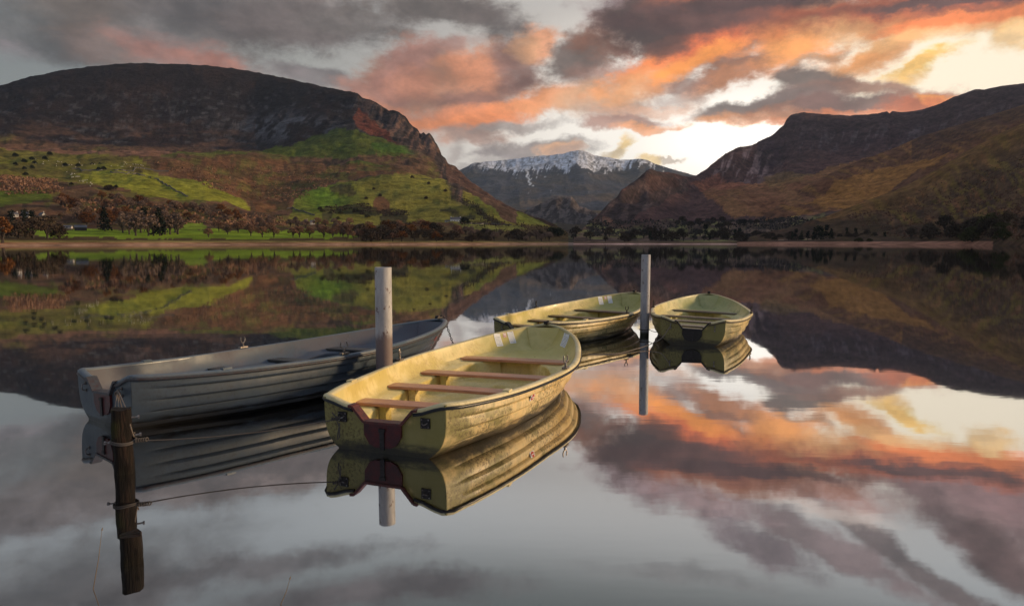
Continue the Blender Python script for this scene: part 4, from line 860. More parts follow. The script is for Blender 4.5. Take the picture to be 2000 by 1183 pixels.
def outer(t, z, lap=0.0):
    """point of the outer skin, starboard positive here; z from the keel up to the sheer"""
    S = sheer(t); W = beam(t); Ww = min(beam_wl(t), W * .97); q = min(max(z / S, 0), 1.0)
    n = float(np.interp(t, [0, .08, .3, .6, 1], [4.5, 3.2, 1.6, 1.35, 1.15]))
    w = Ww + (W - Ww) * (1 - (1 - q)**n)
    if z < 0: w = Ww * (1 - min(-z / .16, 1)**2 * .55)
    rake = .34 * (1 - q)**1.15 if z >= 0 else .34 + (-z) * 1.2
    return t * (BL - rake), max(w - lap, 0.0)
TT = [0, .012, .03] + [i / 44 for i in range(2, 45)] + [.985, .994]
TT = sorted(set([round(t, 4) for t in TT] ))
LAPS = (.24, .49, .73)
def skin_profile(t):
    S = sheer(t); d = .021 * min(max((t - .02) / .05, 0), 1) * min(max((1 - t) / .06, .25), 1)
    qs = []
    for z in (-.16, -.08, -.03, 0.0): qs.append((z, 0))
    prev = 0.0
    for L_ in LAPS + (1.0,):
        # each plank leans out to its lower edge, then steps in over the next one below
        for f, l in ((0, .75), (.13, -.25), (.24, -.5), (.5, -.25), (.8, .25), (.96, .5))[(1 if prev == 0 else 0):]: qs.append(((prev + (L_ - prev) * f) * S, d * l))
        prev = L_
    qs.append((S, 0)); return qs
def boat(name, pose, M, label, group=None, detail=None):
    px, py, a, dz, pi_, ro = pose
    root = empty(name, (px, py, dz - pi_ * BL / 2), (ro, -pi_, PI / 2 - a)); tag(root, label, 'boat', group)
    # outer skin with both sides and a closed keel
    mb = MB(); n = None; vs = []
    for t in TT:
        pr = skin_profile(t); ring = []
        for z, l in pr: x, w = outer(t, z, l); ring.append((x, -w, z))
        x0, _ = outer(t, -.16); ring = ring[::-1] + [(x0, 0, -.17)] + [(p[0], -p[1], p[2]) for p in ring]
        vs += ring; n = len(ring)
    fs = [(i * n + k, (i + 1) * n + k, (i + 1) * n + k + 1, i * n + k + 1) for i in range(len(TT) - 1) for k in range(n - 1)]
    mb.add(vs, fs); b0 = (len(TT) - 1) * n; mb.f.append(tuple(b0 + k for k in range(n)))
    # transom panel with its notch, in the same shell
    S0 = sheer(0); prof = [outer(0, z, l)[1] for z, l in skin_profile(0)]; zs = [z for z, l in skin_profile(0)]
    edge = [(-w, z) for w, z in zip(prof, zs)][::-1] + [(0, -.17)] + [(w, z) for w, z in zip(prof, zs)]
    top = [(.40, .383), (.31, .352), (.245, .340), (.150, .236), (-.150, .236), (-.245, .340), (-.31, .352), (-.40, .383)]
    loop = edge + top; m0 = len(loop)
    mb.add([(-.002, y, z) for y, z in loop] + [(.045, y, z) for y, z in loop], [tuple(range(m0)), tuple(range(2 * m0 - 1, m0 - 1, -1))] + [(i, (i + 1) % m0, (i + 1) % m0 + m0, i + m0) for i in range(len(edge) - 1, m0)])
    mb.build('hull', M['out'], root, auto=28)
    # inner skin: side, side bench, well and floor
    ZL, ZF = .185, .05
    vs = []; tt = [.011 + (.955 - .011) * i / 60 for i in range(61)]
    for t in tt:
        S = sheer(t); ring = []
        def win(z):
            x, w = outer(t, z); return x, max(w - .045, .006)
        x, w = win(S); ring.append((x, w, S + .004)); 
        for f in (.85, .6, .3): z = ZL + (S - ZL) * f; x, w = win(z); ring.append((x, w - .012 * (1 - f), z))
        x, w = win(ZL); ring.append((x, w - .02, ZL + .012)); ring.append((x, max(w - .045, .004), ZL))
        wi = max(w - float(np.interp(t, [0, .5, .6], [.21, .19, .15])), 0)
        if t < .075: wi *= max(0, min(1, (t - .045) / .03))**.5
        if t > .60: wi *= max(0, 1 - ((t - .60) / .13)**2)**.5
        zl = ZL + (.045 * min(max((t - .6) / .05, 0), 1)); ring[-1] = (ring[-1][0], ring[-1][1], zl); ring[-2] = (ring[-2][0], ring[-2][1], zl + .012)
        ring.append((x, wi + min(.02, wi), zl)); ring.append((x, wi, zl - .015))
        ring.append((x, max(wi - .01, 0), ZF + .02)); ring.append((x, max(wi - .035, 0), ZF)); ring.append((x, 0, ZF - .006 if wi > .01 else zl))
        if wi <= 0.01: ring[-6:] = [(x, max(w - .045, .004) * (1 - k / 5), zl + .004 * k / 5) for k in range(6)]
        ring = [(p[0], -p[1], p[2]) for p in ring] + [p for p in ring[::-1][1:]]
        vs += ring; n = len(ring)
    fs = [(i * n + k, i * n + k + 1, (i + 1) * n + k + 1, (i + 1) * n + k) for i in range(len(tt) - 1) for k in range(n - 1)]
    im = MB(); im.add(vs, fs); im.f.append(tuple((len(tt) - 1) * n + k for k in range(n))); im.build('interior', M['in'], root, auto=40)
    # gunwale cap: a rounded strip round the whole top, dipping to the notch
    def outline():
        P = [(0, -.245, .342), (0, -.31, .354), (0, -.40, .385), (.002, -.452, .399), (.018, -.482, .401), (.05, -beam(.012) - .002, .401)]
        P += [(t * BL, -beam(t), sheer(t)) for t in np.linspace(.03, .9, 34)]
        P += [(t * BL, -beam(t), sheer(t)) for t in 1 - .1 * (1 - np.linspace(0, 1, 12)[1:-1])**2.2]
        return P + [(BL, 0, .5)] + [(p[0], -p[1], p[2]) for p in P[::-1]]
    OL = [Vector(p) for p in outline()]
    def strip(prof, name, mat, i0=0, i1=None, parent=root, scale_end=False):
        pts = OL[i0:i1]; vs = []; m = len(prof)
        for i, p in enumerate(pts):
            t = (pts[min(i + 1, len(pts) - 1)] - pts[max(i - 1, 0)]); t.z = 0; t.normalize(); o = Vector((t.y, -t.x, 0))
            for (u, z) in prof: vs.append(p + o * u + Vector((0, 0, z)))
        fs = [(i * m + k, (i + 1) * m + k, (i + 1) * m + (k + 1) % m, i * m + (k + 1) % m) for i in range(len(pts) - 1) for k in range(m)]
        fs += [tuple(range(m)), tuple((len(pts) - 1) * m + k for k in range(m))[::-1]]
        q = MB(); q.add(vs, fs); return q.build(name, mat, parent, auto=50)
    cap = [(-.046, -.014), (-.045, .000), (-.038, .007), (-.015, .010), (.004, .008), (.014, .000), (.016, -.012), (.012, -.022), (.002, -.026), (-.010, -.022), (-.014, -.010)]
    strip(cap, 'gunwale', M['rim'])
    rub = [(.012 + .013 * math.cos(2 * PI * k / 8), -.026 + .013 * math.sin(2 * PI * k / 8)) for k in range(8)]
    strip(rub, 'rub_rail', M['rub'])
    # red board under the notch, its edging and bracket
    bd = MB(); sh = [(.150, .240), (-.150, .240), (-.150, .15), (-.11, .085), (-.06, .062), (.06, .062), (.11, .085), (.150, .15)]; k0 = len(sh)
    bd.add([(-.022, y, z) for y, z in sh] + [(-.003, y, z) for y, z in sh], [tuple(range(k0))[::-1]] + [(i, (i + 1) % k0, (i + 1) % k0 + k0, i + k0) for i in range(k0)])
    bo = bd.build('motor_board', M['board'], root, smooth=False)
    ed = MB()
    path = [(.275, .348), (.243, .345), (.150, .240), (-.150, .240), (-.243, .345), (-.275, .348)]
    for (y0, z0), (y1, z1) in zip(path[:-1], path[1:]):
        dy, dz_ = y1 - y0, z1 - z0; l = math.hypot(dy, dz_); ny, nz = -dz_ / l * .009, dy / l * .009
        c = [(y0 - ny, z0 - nz), (y1 - ny, z1 - nz), (y1 + ny, z1 + nz), (y0 + ny, z0 + nz)]
        ed.add([(-.030, y, z) for y, z in c] + [(.052, y, z) for y, z in c], [(0, 1, 2, 3), (7, 6, 5, 4), (0, 4, 5, 1), (1, 5, 6, 2), (2, 6, 7, 3), (3, 7, 4, 0)])
    ed.build('notch_edging', M['edge'], root, smooth=False)
    br = MB(); br.box((-.027, .0, .12), (.006, .017, .07)); br.box((-.030, .0, .19), (.006, .024, .012)); br.build('bracket', M['black'], bo, smooth=False)
    # plates with mooring eyes on the transom
    for s_ in (1, -1):
        if M['plates']:
            pm = MB(); pm.box((-.007, s_ * .335, .262), (.005, .036, .036)); po_ = pm.build('eye_plate', M['plate'], root, smooth=False)
            e = MB(); e.tube([(-.008, s_ * .335 - .018, .268), (-.03, s_ * .335 - .014, .262), (-.036, s_ * .335, .256), (-.03, s_ * .335 + .014, .262), (-.008, s_ * .335 + .018, .268)], .0045, 8)
            for u in (-1, 1):
                for v in (-1, 1): e.tube([(-.010, s_ * .335 + u * .026, .262 + v * .026), (-.016, s_ * .335 + u * .026, .262 + v * .026)], .005, 6)
            e.build('mooring_eye', M['metal'], po_)
        else:
            e = MB(); e.tube([(-.004, s_ * .335, .295), (-.03, s_ * .335, .288), (-.036, s_ * .335, .262), (-.03, s_ * .335, .240), (-.004, s_ * .335, .236)], .006, 8)
            e.tube([(-.001, s_ * .335, .295), (-.01, s_ * .335, .295)], .014, 8); e.tube([(-.001, s_ * .335, .236), (-.01, s_ * .335, .236)], .014, 8); e.build('mooring_eye', M['metal'], root)
    # four thwarts on the side benches
    for x in M['thwarts']:
        t = x / BL; w = outer(t, ZL)[1] - .055; zt = ZL + (.045 * min(max((t - .6) / .05, 0), 1)) + .014
        th = MB(); nn = 10; vs = []
        for i in range(nn + 1):
            y = -w + 2 * w * i / nn; sg = .004 * math.cos(y / w * 1.5) + rng.uniform(-.0006, .0006)
            for (dx, dz_) in ((-.085, -.012), (-.085, .010), (-.080, .015), (.080, .015), (.085, .010), (.085, -.012)): vs.append((x + dx, y, zt + dz_ + sg))
        fs = [(i * 6 + k, i * 6 + (k + 1) % 6, (i + 1) * 6 + (k + 1) % 6, (i + 1) * 6 + k) for i in range(nn) for k in range(6)] + [tuple(range(6))[::-1], tuple(nn * 6 + k for k in range(6))]
        th.add(vs, fs); to = th.build('thwart', M['wood'], root, auto=30)
        for s_ in (-1, 1): 
            wm = MB(); wm.box((x, s_ * (w - .24), (ZF + zt) / 2 - .008), (.045, .03, (zt - ZF) / 2 - .008)); wm.build('thwart_support', M['in'], to, smooth=False)
    # oarlocks
    for s_ in (1, -1):
        x = 1.80; t = x / BL; y = s_ * (beam(t) - .012); z = sheer(t) + .016
        o = MB(); o.box((x, y, z + .006), (.045, .024, .008)); o.tube([(x, y, z), (x, y, z + .05)], .011, 8)
        oo = o.build('oarlock', M['metal'] if not M.get('lockm') else M['lockm'], root)
        c = MB(); an = (.35 if s_ > 0 else -.25) + M.get('lock_turn', 0); pts = []
        for k in range(13):
            q = math.radians(-225 + k * 270 / 12 + 0) ; r = .036
            if k in (0, 12): r = .040
            u = r * math.cos(q + 0); pts.append((x + u * math.cos(an), y + u * math.sin(an), z + .088 + r * math.sin(q)))
        c.tube(pts, [.005] + [.0065] * 11 + [.005], 8); c.build('crutch', M['metal'] if not M.get('lockm') else M['lockm'], oo)
        sk = MB(); sk.box((x - 1.12, s_ * (beam((x - 1.12) / BL) - .022), sheer((x - 1.12) / BL) + .010), (.04, .026, .012)); sk.build('spare_socket', M['rim'], root, smooth=False)
    # bow fitting
    bf = MB(); bf.box((BL - .035, 0, .522), (.05, .022, .008)); bf.tube([(BL - .06, -.028, .535), (BL - .06, .028, .535)], .016, 10); bf.tube([(BL - .01, -.018, .52), (BL + .02, -.012, .545), (BL + .02, .012, .545), (BL - .01, .018, .52)], .006, 8); bf.build('bow_fitting', M['black'], root)
    return root
def skin_pt(t, z, side, off=.004, inside=False):
    x, w = outer(t, z); w = (w - .045 - .012 * (1 - (z - .185) / (sheer(t) - .185)) - off) if inside else (w + off)
    return (x, side * w, z)
def sticker(root, t0, t1, z0, z1, side, inside, mat, name='sticker', lines=None, slant=0.0, nx=3, off=.004):
    mb = MB(); vs = []
    for i in range(nx + 1):
        for j in range(nx + 1):
            u, v = i / nx, j / nx; vs.append(skin_pt(t0 + (t1 - t0) * u + slant * v, z0 + (z1 - z0) * v, side, off, inside))
    mb.add(vs, [(i * (nx + 1) + j, (i + 1) * (nx + 1) + j, (i + 1) * (nx + 1) + j + 1, i * (nx + 1) + j + 1) for i in range(nx) for j in range(nx)])
    o = mb.build(name, mat, root)
    if lines:
        tx = MB()
        for k in range(lines):
            zz = z1 - (z1 - z0) * (k + 1) / (lines + 1); h = (z1 - z0) * .012 * (1.8 if k == 0 else 1); v = (zz - z0) / (z1 - z0)
            a = t0 + (t1 - t0) * .1; u = a
            while u < t0 + (t1 - t0) * .88:
                w = (t1 - t0) * rng.uniform(.08, .26); e = min(u + w, t0 + (t1 - t0) * .9)
                q = [skin_pt(s + slant * v, zq, side, off + .0015, inside) for s, zq in ((u, zz - h), (e, zz - h), (e, zz + h), (u, zz + h))]
                tx.add(q, [(0, 1, 2, 3)]); u = e + (t1 - t0) * .04
        tx.build('text_lines', M_ink, o, smooth=False)
    return o
M_ink = simple_mat('grey_print', (.16, .17, .19), .6, var=.1)
M_paper = simple_mat('white_sticker', (.78, .80, .80), .45, var=.12, scale=30)
M_red = simple_mat('red_print', (.50, .03, .02), .5, var=.2, scale=30)
M_redw = simple_mat('red_and_white_print', (.75, .72, .70), .5, var=.2, scale=60, col2=(.45, .08, .06))
M_metal = simple_mat('galvanised_metal', (.32, .31, .30), .42, .85, var=.5, scale=60, col2=(.12, .08, .06))
M_dkmetal = simple_mat('dark_iron', (.05, .045, .045), .5, .6, var=.5, scale=60)
M_rubber = simple_mat('black_rubber', (.012, .013, .016), .35, var=.4, scale=14)
M_greyrub = simple_mat('grey_trim', (.05, .06, .07), .45, var=.5, scale=30, col2=(.05, .03, .028))
M_board = simple_mat('oxblood_board', (.085, .012, .012), .38, var=.5, scale=22, col2=(.04, .01, .012))
M_dkboard = simple_mat('black_board', (.018, .015, .013), .5, var=.5, scale=22)
M_edge = simple_mat('red_brown_edging', (.13, .03, .025), .4, var=.5, scale=30, col2=(.05, .02, .02))
def wood_mat(name, c1, c2, wet=.35):
    m, nt, b = new_mat(name); tc = N(nt, 'ShaderNodeTexCoord'); o = tc.outputs['Object']
    g = noise(nt, mapping(nt, o, (22, 1.2, 8)), 3, 8, .65); dr = N(nt, 'ShaderNodeTexVoronoi'); dr.inputs['Scale'].default_value = 120; nt.links.new(o, dr.inputs['Vector'])
    r = ramp(nt, [(.3, c1), (.7, c2)], g.outputs['Fac']); nt.links.new(r.outputs[0], b.inputs['Base Color'])
    dd = smooth(nt, dr.outputs['Distance'], .12, .42, 1, 0); b.inputs['Roughness'].default_value = wet
    bump(nt, b, math_n(nt, 'ADD', math_n(nt, 'MULTIPLY', dd, .8), math_n(nt, 'MULTIPLY', g.outputs['Fac'], .35)), .5, .004); return m
M_tw = wood_mat('varnished_thwart', (.36, .14, .075), (.66, .34, .20)); M_tw2 = wood_mat('dark_thwart', (.06, .035, .02), (.15, .10, .06)); M_tw3 = wood_mat('weathered_thwart', (.08, .07, .055), (.2, .16, .11)); M_tw4 = wood_mat('grey_thwart', (.03, .03, .032), (.07, .065, .06))
YEL, WORN = (.60, .43, .17), (.74, .57, .29)
common = dict(metal=M_metal, black=M_dkmetal, plate=M_dkmetal, plates=True)
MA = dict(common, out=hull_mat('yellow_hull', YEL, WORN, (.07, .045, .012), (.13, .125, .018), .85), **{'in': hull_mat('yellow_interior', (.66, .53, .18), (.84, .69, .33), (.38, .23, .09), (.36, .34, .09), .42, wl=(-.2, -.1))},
          rim=hull_mat('cream_rim', (.64, .54, .28), (.76, .66, .40), (.16, .11, .05), (.26, .24, .07), .3, wl=(-.2, -.1)), rub=M_rubber, board=M_board, edge=M_edge, wood=M_tw, thwarts=(.70, 1.38, 2.10, 2.80))
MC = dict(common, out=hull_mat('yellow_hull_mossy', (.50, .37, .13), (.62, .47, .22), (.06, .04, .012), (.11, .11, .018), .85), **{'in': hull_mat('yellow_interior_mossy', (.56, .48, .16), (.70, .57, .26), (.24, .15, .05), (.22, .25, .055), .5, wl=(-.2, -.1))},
          rim=MA['rim'], rub=M_rubber, board=M_dkboard, edge=M_rubber, wood=M_tw2, thwarts=(.70, 1.38, 2.10, 2.80)); MC['plates'] = False
MD = dict(MC, wood=M_tw3, rub=simple_mat('brown_trim', (.10, .075, .04), .5, var=.6, scale=25))
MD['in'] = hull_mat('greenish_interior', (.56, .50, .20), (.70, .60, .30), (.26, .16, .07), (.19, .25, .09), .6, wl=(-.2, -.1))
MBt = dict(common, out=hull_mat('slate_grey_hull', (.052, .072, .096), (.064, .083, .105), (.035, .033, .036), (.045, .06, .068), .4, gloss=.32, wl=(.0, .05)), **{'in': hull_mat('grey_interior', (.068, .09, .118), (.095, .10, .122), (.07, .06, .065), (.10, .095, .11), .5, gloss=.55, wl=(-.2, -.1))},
           rim=hull_mat('pale_grey_rim', (.07, .105, .14), (.11, .135, .165), (.08, .06, .06), (.10, .13, .15), .3, wl=(-.2, -.1)), rub=M_greyrub, board=M_board, edge=M_greyrub, wood=M_tw4, thwarts=(1.38, 2.10, 2.80)); MBt['plates'] = False
K_ = 1.5 / 1.7
def pose(v): return (v[0] * K_, v[1] * K_, v[2], v[3] * K_, v[4], v[5])
PA = pose((-1.0349, 5.4083, .3408, -.0286, -.0049, -.013)); PB = pose((-3.8001, 6.2697, .6392, .0276, -.0052, -.0564))
PC = pose((.1593, 11.2379, .5874, .0087, .0149, .0044)); PD = pose((2.9874, 11.2603, .3353, -.0087, -.0051, .0327))
BA = boat('rowing_boat', PA, MA, 'front yellow rowing boat with orange brown thwarts and a dark red stern board', 'rowing boats moored on the lake')
BB = boat('rowing_boat', PB, MBt, 'slate grey rowing boat tied to the short dark post', 'rowing boats moored on the lake')
MC['lockm'] = M_dkmetal; MD['lockm'] = M_dkmetal; MC['black'] = M_dkmetal
BC = boat('rowing_boat', PC, MC, 'yellow rowing boat behind the front one, reaching right to the far white post', 'rowing boats moored on the lake')
BD = boat('rowing_boat', PD, MD, 'smallest looking yellow rowing boat, right of the far white post, stern towards us', 'rowing boats moored on the lake')
for root in (BA, BC):
    sticker(root, .845, .868, .30, .445, 1, True, M_paper, lines=9, slant=-.004)
    sticker(root, .893, .913, .315, .455, 1, True, M_paper, lines=9, slant=-.004)
    sticker(root, .875, .886, .39, .445, 1, True, M_redw, 'red_sticker')
BD.scale = (.975, .94, 1)
sticker(BA, .855, .90, .31, .455, -1, True, M_paper, lines=10, slant=.016)
# red and white maker's mark on the starboard quarter
mk = sticker(BA, .255, .275, .225, .305, -1, False, M_paper, 'hull_mark')
t_ = lambda u: .255 + .020 * u; z_ = lambda v: .225 + .08 * v
mm = MB(); mm.add([skin_pt(t_(u), z_(v), -1, .0065) for u, v in ((.5, .02), (.25, .08), (.12, .2), (.1, .38), (.3, .46), (.38, .56), (.42, .98), (.62, .98), (.6, .6), (.75, .48), (.9, .38), (.88, .2), (.75, .08))], [tuple(range(13))]); mm.build('red_print', M_red, mk, smooth=False)
mm = MB(); mm.add([skin_pt(t_(u), z_(v), -1, .008) for u, v in ((.16, .26), (.84, .26), (.84, .35), (.16, .35))], [(0, 1, 2, 3)]); mm.build('white_band', M_paper, mk, smooth=False)
mk = sticker(BB, .895, .915, .23, .33, -1, False, M_red, 'hull_mark')

# ------------------------------------------------------------------ mooring posts
def post_mat(name, c1, c2, chip, tide):
    m, nt, b = new_mat(name); tc = N(nt, 'ShaderNodeTexCoord'); o = tc.outputs['Object']; sep = N(nt, 'ShaderNodeSeparateXYZ'); nt.links.new(o, sep.inputs[0])
    n1 = noise(nt, mapping(nt, o, (1, 1, .35)), 9, 8, .65); n2 = noise(nt, mapping(nt, o, (1, 1, .5)), 22, 6, .7); n3 = noise(nt, o, 3, 3)
    c = mixc(nt, smooth(nt, n1.outputs['Fac'], .35, .65), c2, c1); c = mixc(nt, smooth(nt, n2.outputs['Fac'], .60, .65), c, chip)
    z = math_n(nt, 'ADD', sep.outputs['Z'], math_n(nt, 'MULTIPLY', math_n(nt, 'SUBTRACT', n1.outputs['Fac'], .5), .25))
    c = mixc(nt, math_n(nt, 'MULTIPLY', smooth(nt, z, tide + .05, tide - .05), .85), c, chip)
    z2 = math_n(nt, 'ADD', sep.outputs['Z'], math_n(nt, 'MULTIPLY', math_n(nt, 'SUBTRACT', n2.outputs['Fac'], .5), .08))
    c = mixc(nt, smooth(nt, z2, .11, .03), c, (.02, .022, .012))
    nt.links.new(c, b.inputs['Base Color']); b.inputs['Roughness'].default_value = .6; bump(nt, b, n2.outputs['Fac'], .25, .006); return m
def tall_post(p, h, r, mat, lean, label):
    root = empty('mooring_post', tuple(p)); root.rotation_euler = (0, lean, 0); tag(root, label, 'post', 'tall white mooring posts')
    mb = MB(); n = 20
    prof = [(-.4, r), (0, r), (h * .5, r * 1.01), (h - .004, r), (h, r - .004)]; vs = []
    for z, q in prof: vs += [(q * math.cos(2 * PI * k / n), q * math.sin(2 * PI * k / n), z) for k in range(n)]
    vs += [((r - .012) * math.cos(2 * PI * k / n), (r - .012) * math.sin(2 * PI * k / n), h) for k in range(n)] + [((r - .012) * math.cos(2 * PI * k / n), (r - .012) * math.sin(2 * PI * k / n), h - .05) for k in range(n)]
    fs = [(i * n + k, i * n + (k + 1) % n, (i + 1) * n + (k + 1) % n, (i + 1) * n + k) for i in range(len(prof) + 1) for k in range(n)] + [tuple((len(prof) + 1) * n + k for k in range(n))]
    mb.add(vs, fs); mb.build('pipe', mat, root, auto=40); return root
pA = on_plane(751.5, 776); pR = on_plane(1258.5, 655)
hA = 1.27 * math.hypot(pA[0], pA[1]) / 6.55 + .01; hR = 1.5 * (655 - 498) / (655 - 474.5)
tall_post(pA, 1.5 * (776 - 525) / (776 - 474.5) + .02, .080, post_mat('white_post_paint', (.47, .46, .46), (.34, .33, .33), (.14, .09, .085), .62), .004, 'thick white mooring post, rusty below, between the grey and the front yellow boat')
tall_post(pR, hR + .01, .073, post_mat('pale_grey_post_paint', (.38, .385, .41), (.28, .28, .30), (.13, .11, .10), .02), .004, 'slim pale mooring post between the two rear yellow boats')
def dark_wood():
    m, nt, b = new_mat('wet_rotten_wood'); tc = N(nt, 'ShaderNodeTexCoord'); o = tc.outputs['Object']; sep = N(nt, 'ShaderNodeSeparateXYZ'); nt.links.new(o, sep.inputs[0])
    g = noise(nt, mapping(nt, o, (30, 30, 3)), 1.5, 8, .7); n = noise(nt, o, 7, 5, .6)
    r = ramp(nt, [(.3, (.005, .003, .0025)), (.52, (.012, .008, .006)), (.72, (.07, .036, .024))], g.outputs['Fac'])
    moss = math_n(nt, 'MULTIPLY', smooth(nt, n.outputs['Fac'], .46, .62), smooth(nt, sep.outputs['X'], .03, -.05)); c = mixc(nt, moss, r.outputs[0], (.025, .028, .006))
    c = mixc(nt, math_n(nt, 'MULTIPLY', smooth(nt, sep.outputs['Z'], .22, .02), .8), c, (.008, .006, .004))
    nt.links.new(c, b.inputs['Base Color']); b.inputs['Roughness'].default_value = .6; b.inputs['Specular IOR Level'].default_value = .15; bump(nt, b, g.outputs['Fac'], .8, .02); return m
M_dw = dark_wood()
def wood_post(p, h, hw, rz, lean, label, name='wooden_post'):
    root = empty(name, tuple(p)); root.rotation_euler = (lean[0], lean[1], rz); tag(root, label, 'post')
    mb = MB(); vs = []; n = 14; rs = np.random.default_rng(int(h * 100)); sq = []
    for k in range(16):
        a = 2 * PI * (k + .5) / 16; c, s = math.cos(a), math.sin(a); q = 1 / max(abs(c), abs(s)); q = min(q, 1.22); sq.append((c * q, s * q))
    for i in range(n + 1):
        z = -.3 + (h + .3) * i / n
        for k, (c, s) in enumerate(sq):
            w = hw * (1 + .05 * math.sin(z * 19 + k) + rs.uniform(-.025, .025)); vs.append((c * w, s * w, z + (rs.uniform(-.006, .008) if i == n else 0)))
    vs.append((0, 0, h + .002)); fs = [(i * 16 + k, i * 16 + (k + 1) % 16, (i + 1) * 16 + (k + 1) % 16, (i + 1) * 16 + k) for i in range(n) for k in range(16)] + [(n * 16 + k, n * 16 + (k + 1) % 16, (n + 1) * 16) for k in range(16)]
    mb.add(vs, fs); mb.build('timber', M_dw, root, auto=50); return root
pD = on_plane(243.5, 922); hD = 1.5 * (922 - 797) / (922 - 474.5) + .005
WP = wood_post(pD, hD, .056, .45, (.0, -.01), 'short mossy dark wooden post with a rope round it, before the grey stern')
for (z, a, l) in ((.205, PI * .93, .03), (.24, .1, .03), (.36, .05, .025)):
    b_ = MB(); c, s = math.cos(a), math.sin(a); b_.tube([(c * .055, s * .055, z), (c * (.07 + l), s * (.07 + l), z)], .006, 8); b_.tube([(c * (.068 + l), s * (.068 + l), z), (c * (.08 + l), s * (.08 + l), z)], .012, 6); b_.build('bolt', M_metal, WP)
pS = on_plane(258, 1096); WS = wood_post(pS, .132, .045, .45, (0, -.01), 'low black stub added to lengthen the dark post reflection at the bottom left', 'reflection_stub')  # added stub, stands in for the long lower end of the post's reflection
# ------------------------------------------------------------------ ropes and chain
def rope_mat(name, c): 
    m, nt, b = new_mat(name); tc = N(nt, 'ShaderNodeTexCoord'); w = N(nt, 'ShaderNodeTexWave'); w.inputs['Scale'].default_value = 60; w.bands_direction = 'DIAGONAL'; nt.links.new(tc.outputs['Object'], w.inputs['Vector'])
    r = ramp(nt, [(.2, tuple(v * .4 for v in c)), (.8, c)], w.outputs['Fac']); nt.links.new(r.outputs[0], b.inputs['Base Color']); b.inputs['Roughness'].default_value = .8; return m
M_rope = rope_mat('grey_rope', (.10, .085, .075)); M_rope2 = rope_mat('pale_rope', (.24, .19, .15)); M_rope3 = rope_mat('dark_rope', (.05, .045, .04))
def world_of(root, p): 
    M = Matrix.Translation(root.location) @ root.rotation_euler.to_matrix().to_4x4() @ Matrix.Diagonal(root.scale).to_4x4(); return M @ Vector(p)
def hang(a, b, sag, n=24): return [Vector(a).lerp(Vector(b), i / n) + Vector((0, 0, -sag * 4 * (i / n) * (1 - i / n))) for i in range(n + 1)]
eyeA = world_of(BA, (-.036, .335, .256)); zr = .215
rp = MB(); pc = Vector(pD)
ring = [pc + Vector((math.cos(a) * .073, math.sin(a) * .073, zr + .006 * math.sin(a * 2))) for a in np.linspace(0, 2 * PI, 22)]
rp.tube(ring, .0055, 7); rp.tube([p + Vector((0, 0, -.011)) for p in ring], .0055, 7)
st = pc + Vector((.075, -.01, zr)); d_ = (eyeA - st).normalized()
rp.tube(hang(st, eyeA, .035, 30), .0042, 7)
for k in range(5): q = st + d_ * (.02 + k * .014); rp.tube([q + Vector((math.cos(a) * .004, math.cos(a) * .011, math.sin(a) * .012)) for a in np.linspace(0, 2 * PI, 9)], .0045, 6)
for k in range(4): q = eyeA - d_ * (.02 + k * .013); rp.tube([q + Vector((0, math.cos(a) * .010, math.sin(a) * .011)) for a in np.linspace(0, 2 * PI, 9)], .0045, 6)
rp.tube([eyeA, eyeA + Vector((-.03, -.02, .02)), eyeA + Vector((-.05, -.03, .05))], .005, 6)
rp.tube([eyeA - d_ * .03, eyeA + Vector((-.0, -.03, -.06)), eyeA + Vector((.0, -.035, -.13)), eyeA + Vector((-.012, -.03, -.15)), eyeA + Vector((-.015, -.03, -.12)), eyeA + Vector((-.0, -.02, -.03))], .0045, 7)
tag(rp.build('mooring_rope', M_rope), 'long thin rope from the dark wooden post to the stern of the front yellow boat', 'rope')
# bundle from the grey boat down to the post
eyeB = world_of(BB, (-.036, -.335, .262)); rb = MB(); tp = pc + Vector((.02, .0, hD))
def curve(pts, n=8):
    P = np.array([tuple(p) for p in pts]); k = np.arange(len(P)); return pchip(k, P, np.linspace(0, len(P) - 1, n * (len(P) - 1) + 1))
for j, (dx, dz) in enumerate(((0, 0), (.012, -.02), (-.012, -.01), (.02, .01))):
    rb.tube(curve([eyeB + Vector((0, 0, .01 * j)), eyeB.lerp(tp, .35) + Vector((dx * 2.2, -.02, -.06 + dz)), eyeB.lerp(tp, .75) + Vector((dx * 2, -.02, -.05 + dz)), pc + Vector((.055 + dx * .4, -.02, hD - .10)), pc + Vector((.066, .01, .235))]), .0045, 7)
rb.tube(curve([eyeB, eyeB + Vector((.05, -.05, -.06)), eyeB + Vector((.07, -.08, -.17)), eyeB + Vector((.03, -.13, -.25)), pc + Vector((.068, .02, .26))]), .0045, 7)
for a0 in range(3): rb.tube([eyeB + Vector((math.cos(a) * .016, -.012 + a0 * .01, math.sin(a) * .02)) for a in np.linspace(0, 2 * PI, 10)], .005, 6)
tag(rb.build('stern_rope', M_rope2), 'pale knotted ropes from the grey stern to the short dark post', 'rope')
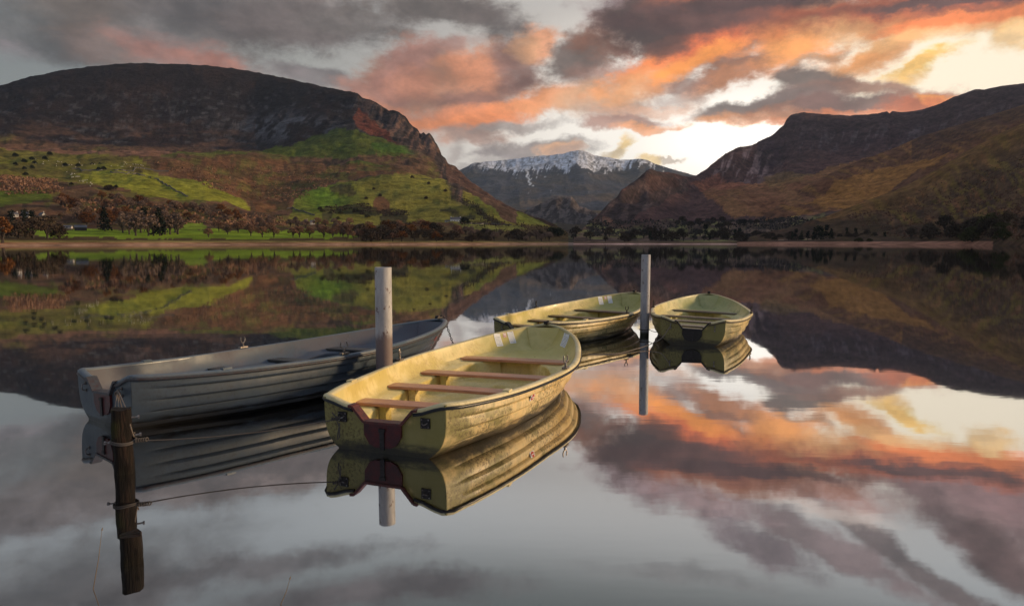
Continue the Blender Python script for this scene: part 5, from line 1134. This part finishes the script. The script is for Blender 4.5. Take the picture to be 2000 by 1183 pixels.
# chain at the grey bow
ch = MB(); bowB = world_of(BB, (BL + .02, 0, .535)); p0 = bowB; 
cp = curve([bowB, bowB + Vector((.035, -.01, -.03)), bowB + Vector((.08, -.02, -.16)), bowB + Vector((.17, -.03, -.42))], 12); seg = [Vector(q) for q in cp]
tot = sum((b - a).length for a, b in zip(seg[:-1], seg[1:])); nl = int(tot / .030); acc = 0; k = 0; i = 0; pos = []
for l in range(nl):
    s_ = l * .030; acc = 0
    for a, b in zip(seg[:-1], seg[1:]):
        L_ = (b - a).length
        if acc + L_ >= s_: pos.append((a.lerp(b, (s_ - acc) / L_), (b - a).normalized())); break
        acc += L_
for l, (q, t) in enumerate(pos):
    u = t.cross(Vector((0, 1, 0))).normalized() if l % 2 else t.cross(Vector((1, 0, .2))).normalized()
    ch.tube([q + t * (.021 * math.cos(a)) + u * (.011 * math.sin(a)) for a in np.linspace(0, 2 * PI, 10)[:-1]], .0042, 5, closed=True)
tag(ch.build('chain', M_dkmetal), 'rusty chain hanging from the bow of the grey boat', 'chain')
# right post ropes
eyeD = world_of(BD, (-.036, .335, .262)); pr = Vector(pR); rd = MB()
rd.tube(hang(pr + Vector((.07, -.03, .10)), eyeD, .06, 16), .005, 6)
rd.tube([pr + Vector((math.cos(a) * .080, math.sin(a) * .080, .10)) for a in np.linspace(0, 2 * PI, 20)], .007, 6)
tag(rd.build('mooring_rope', M_rope), 'thin rope from the slim right post to the stern eye of the right yellow boat', 'rope')
r3 = MB(); wA = Vector(on_plane(1192, 692)); r3.tube(curve([eyeD, eyeD + Vector((-.18, -.12, -.18)), eyeD.lerp(wA, .55) + Vector((0, 0, -.10)), wA + Vector((0, 0, .004)), wA + Vector((-.3, .0, .003))]), .006, 6)
tag(r3.build('slack_rope', M_rope2), 'slack rope trailing from the right yellow boat onto the water', 'rope')
M_reed = simple_mat('dry_reed', (.20, .13, .06), .8)
for (x, y, x1, y1, lb) in ((182, 1150, 199, 1035, 'thin dry reed stem rising by the left bottom edge'), (548, 1180, 566, 1130, 'thin dry reed stem at the bottom left of centre')):
    a = on_plane(x, y); e = at_dist(x1, y1, math.hypot(a[0], a[1]) * 1.01); m = MB(); m.tube([a, (np.array(a) + e) / 2 + [.004, 0, .0], e], [.0016, .0013, .0007], 5); m.tube([e, e + np.array([.004, 0, .012])], [.003, .001], 5)
    tag(m.build('reed', M_reed), lb, 'reed')


# ------------------------------------------------------------------ air
hz, nt, b = new_mat('valley_air'); nt.nodes.remove(b); pv = N(nt, 'ShaderNodeVolumePrincipled'); pv.inputs['Density'].default_value = HAZE_D; pv.inputs['Color'].default_value = (.62, .78, 1.0, 1); pv.inputs['Anisotropy'].default_value = .2
nt.links.new(pv.outputs[0], nt.nodes['Material Output'].inputs['Volume'])
hb = MB(); hb.box((0, 5000, 670), (17500, 9600, 680)); ho = hb.build('haze', hz, smooth=False); tag(ho, 'thin pale air over the whole valley', kind='stuff', cat='haze')
try: hz.cycles.homogeneous_volume = True
except Exception: pass
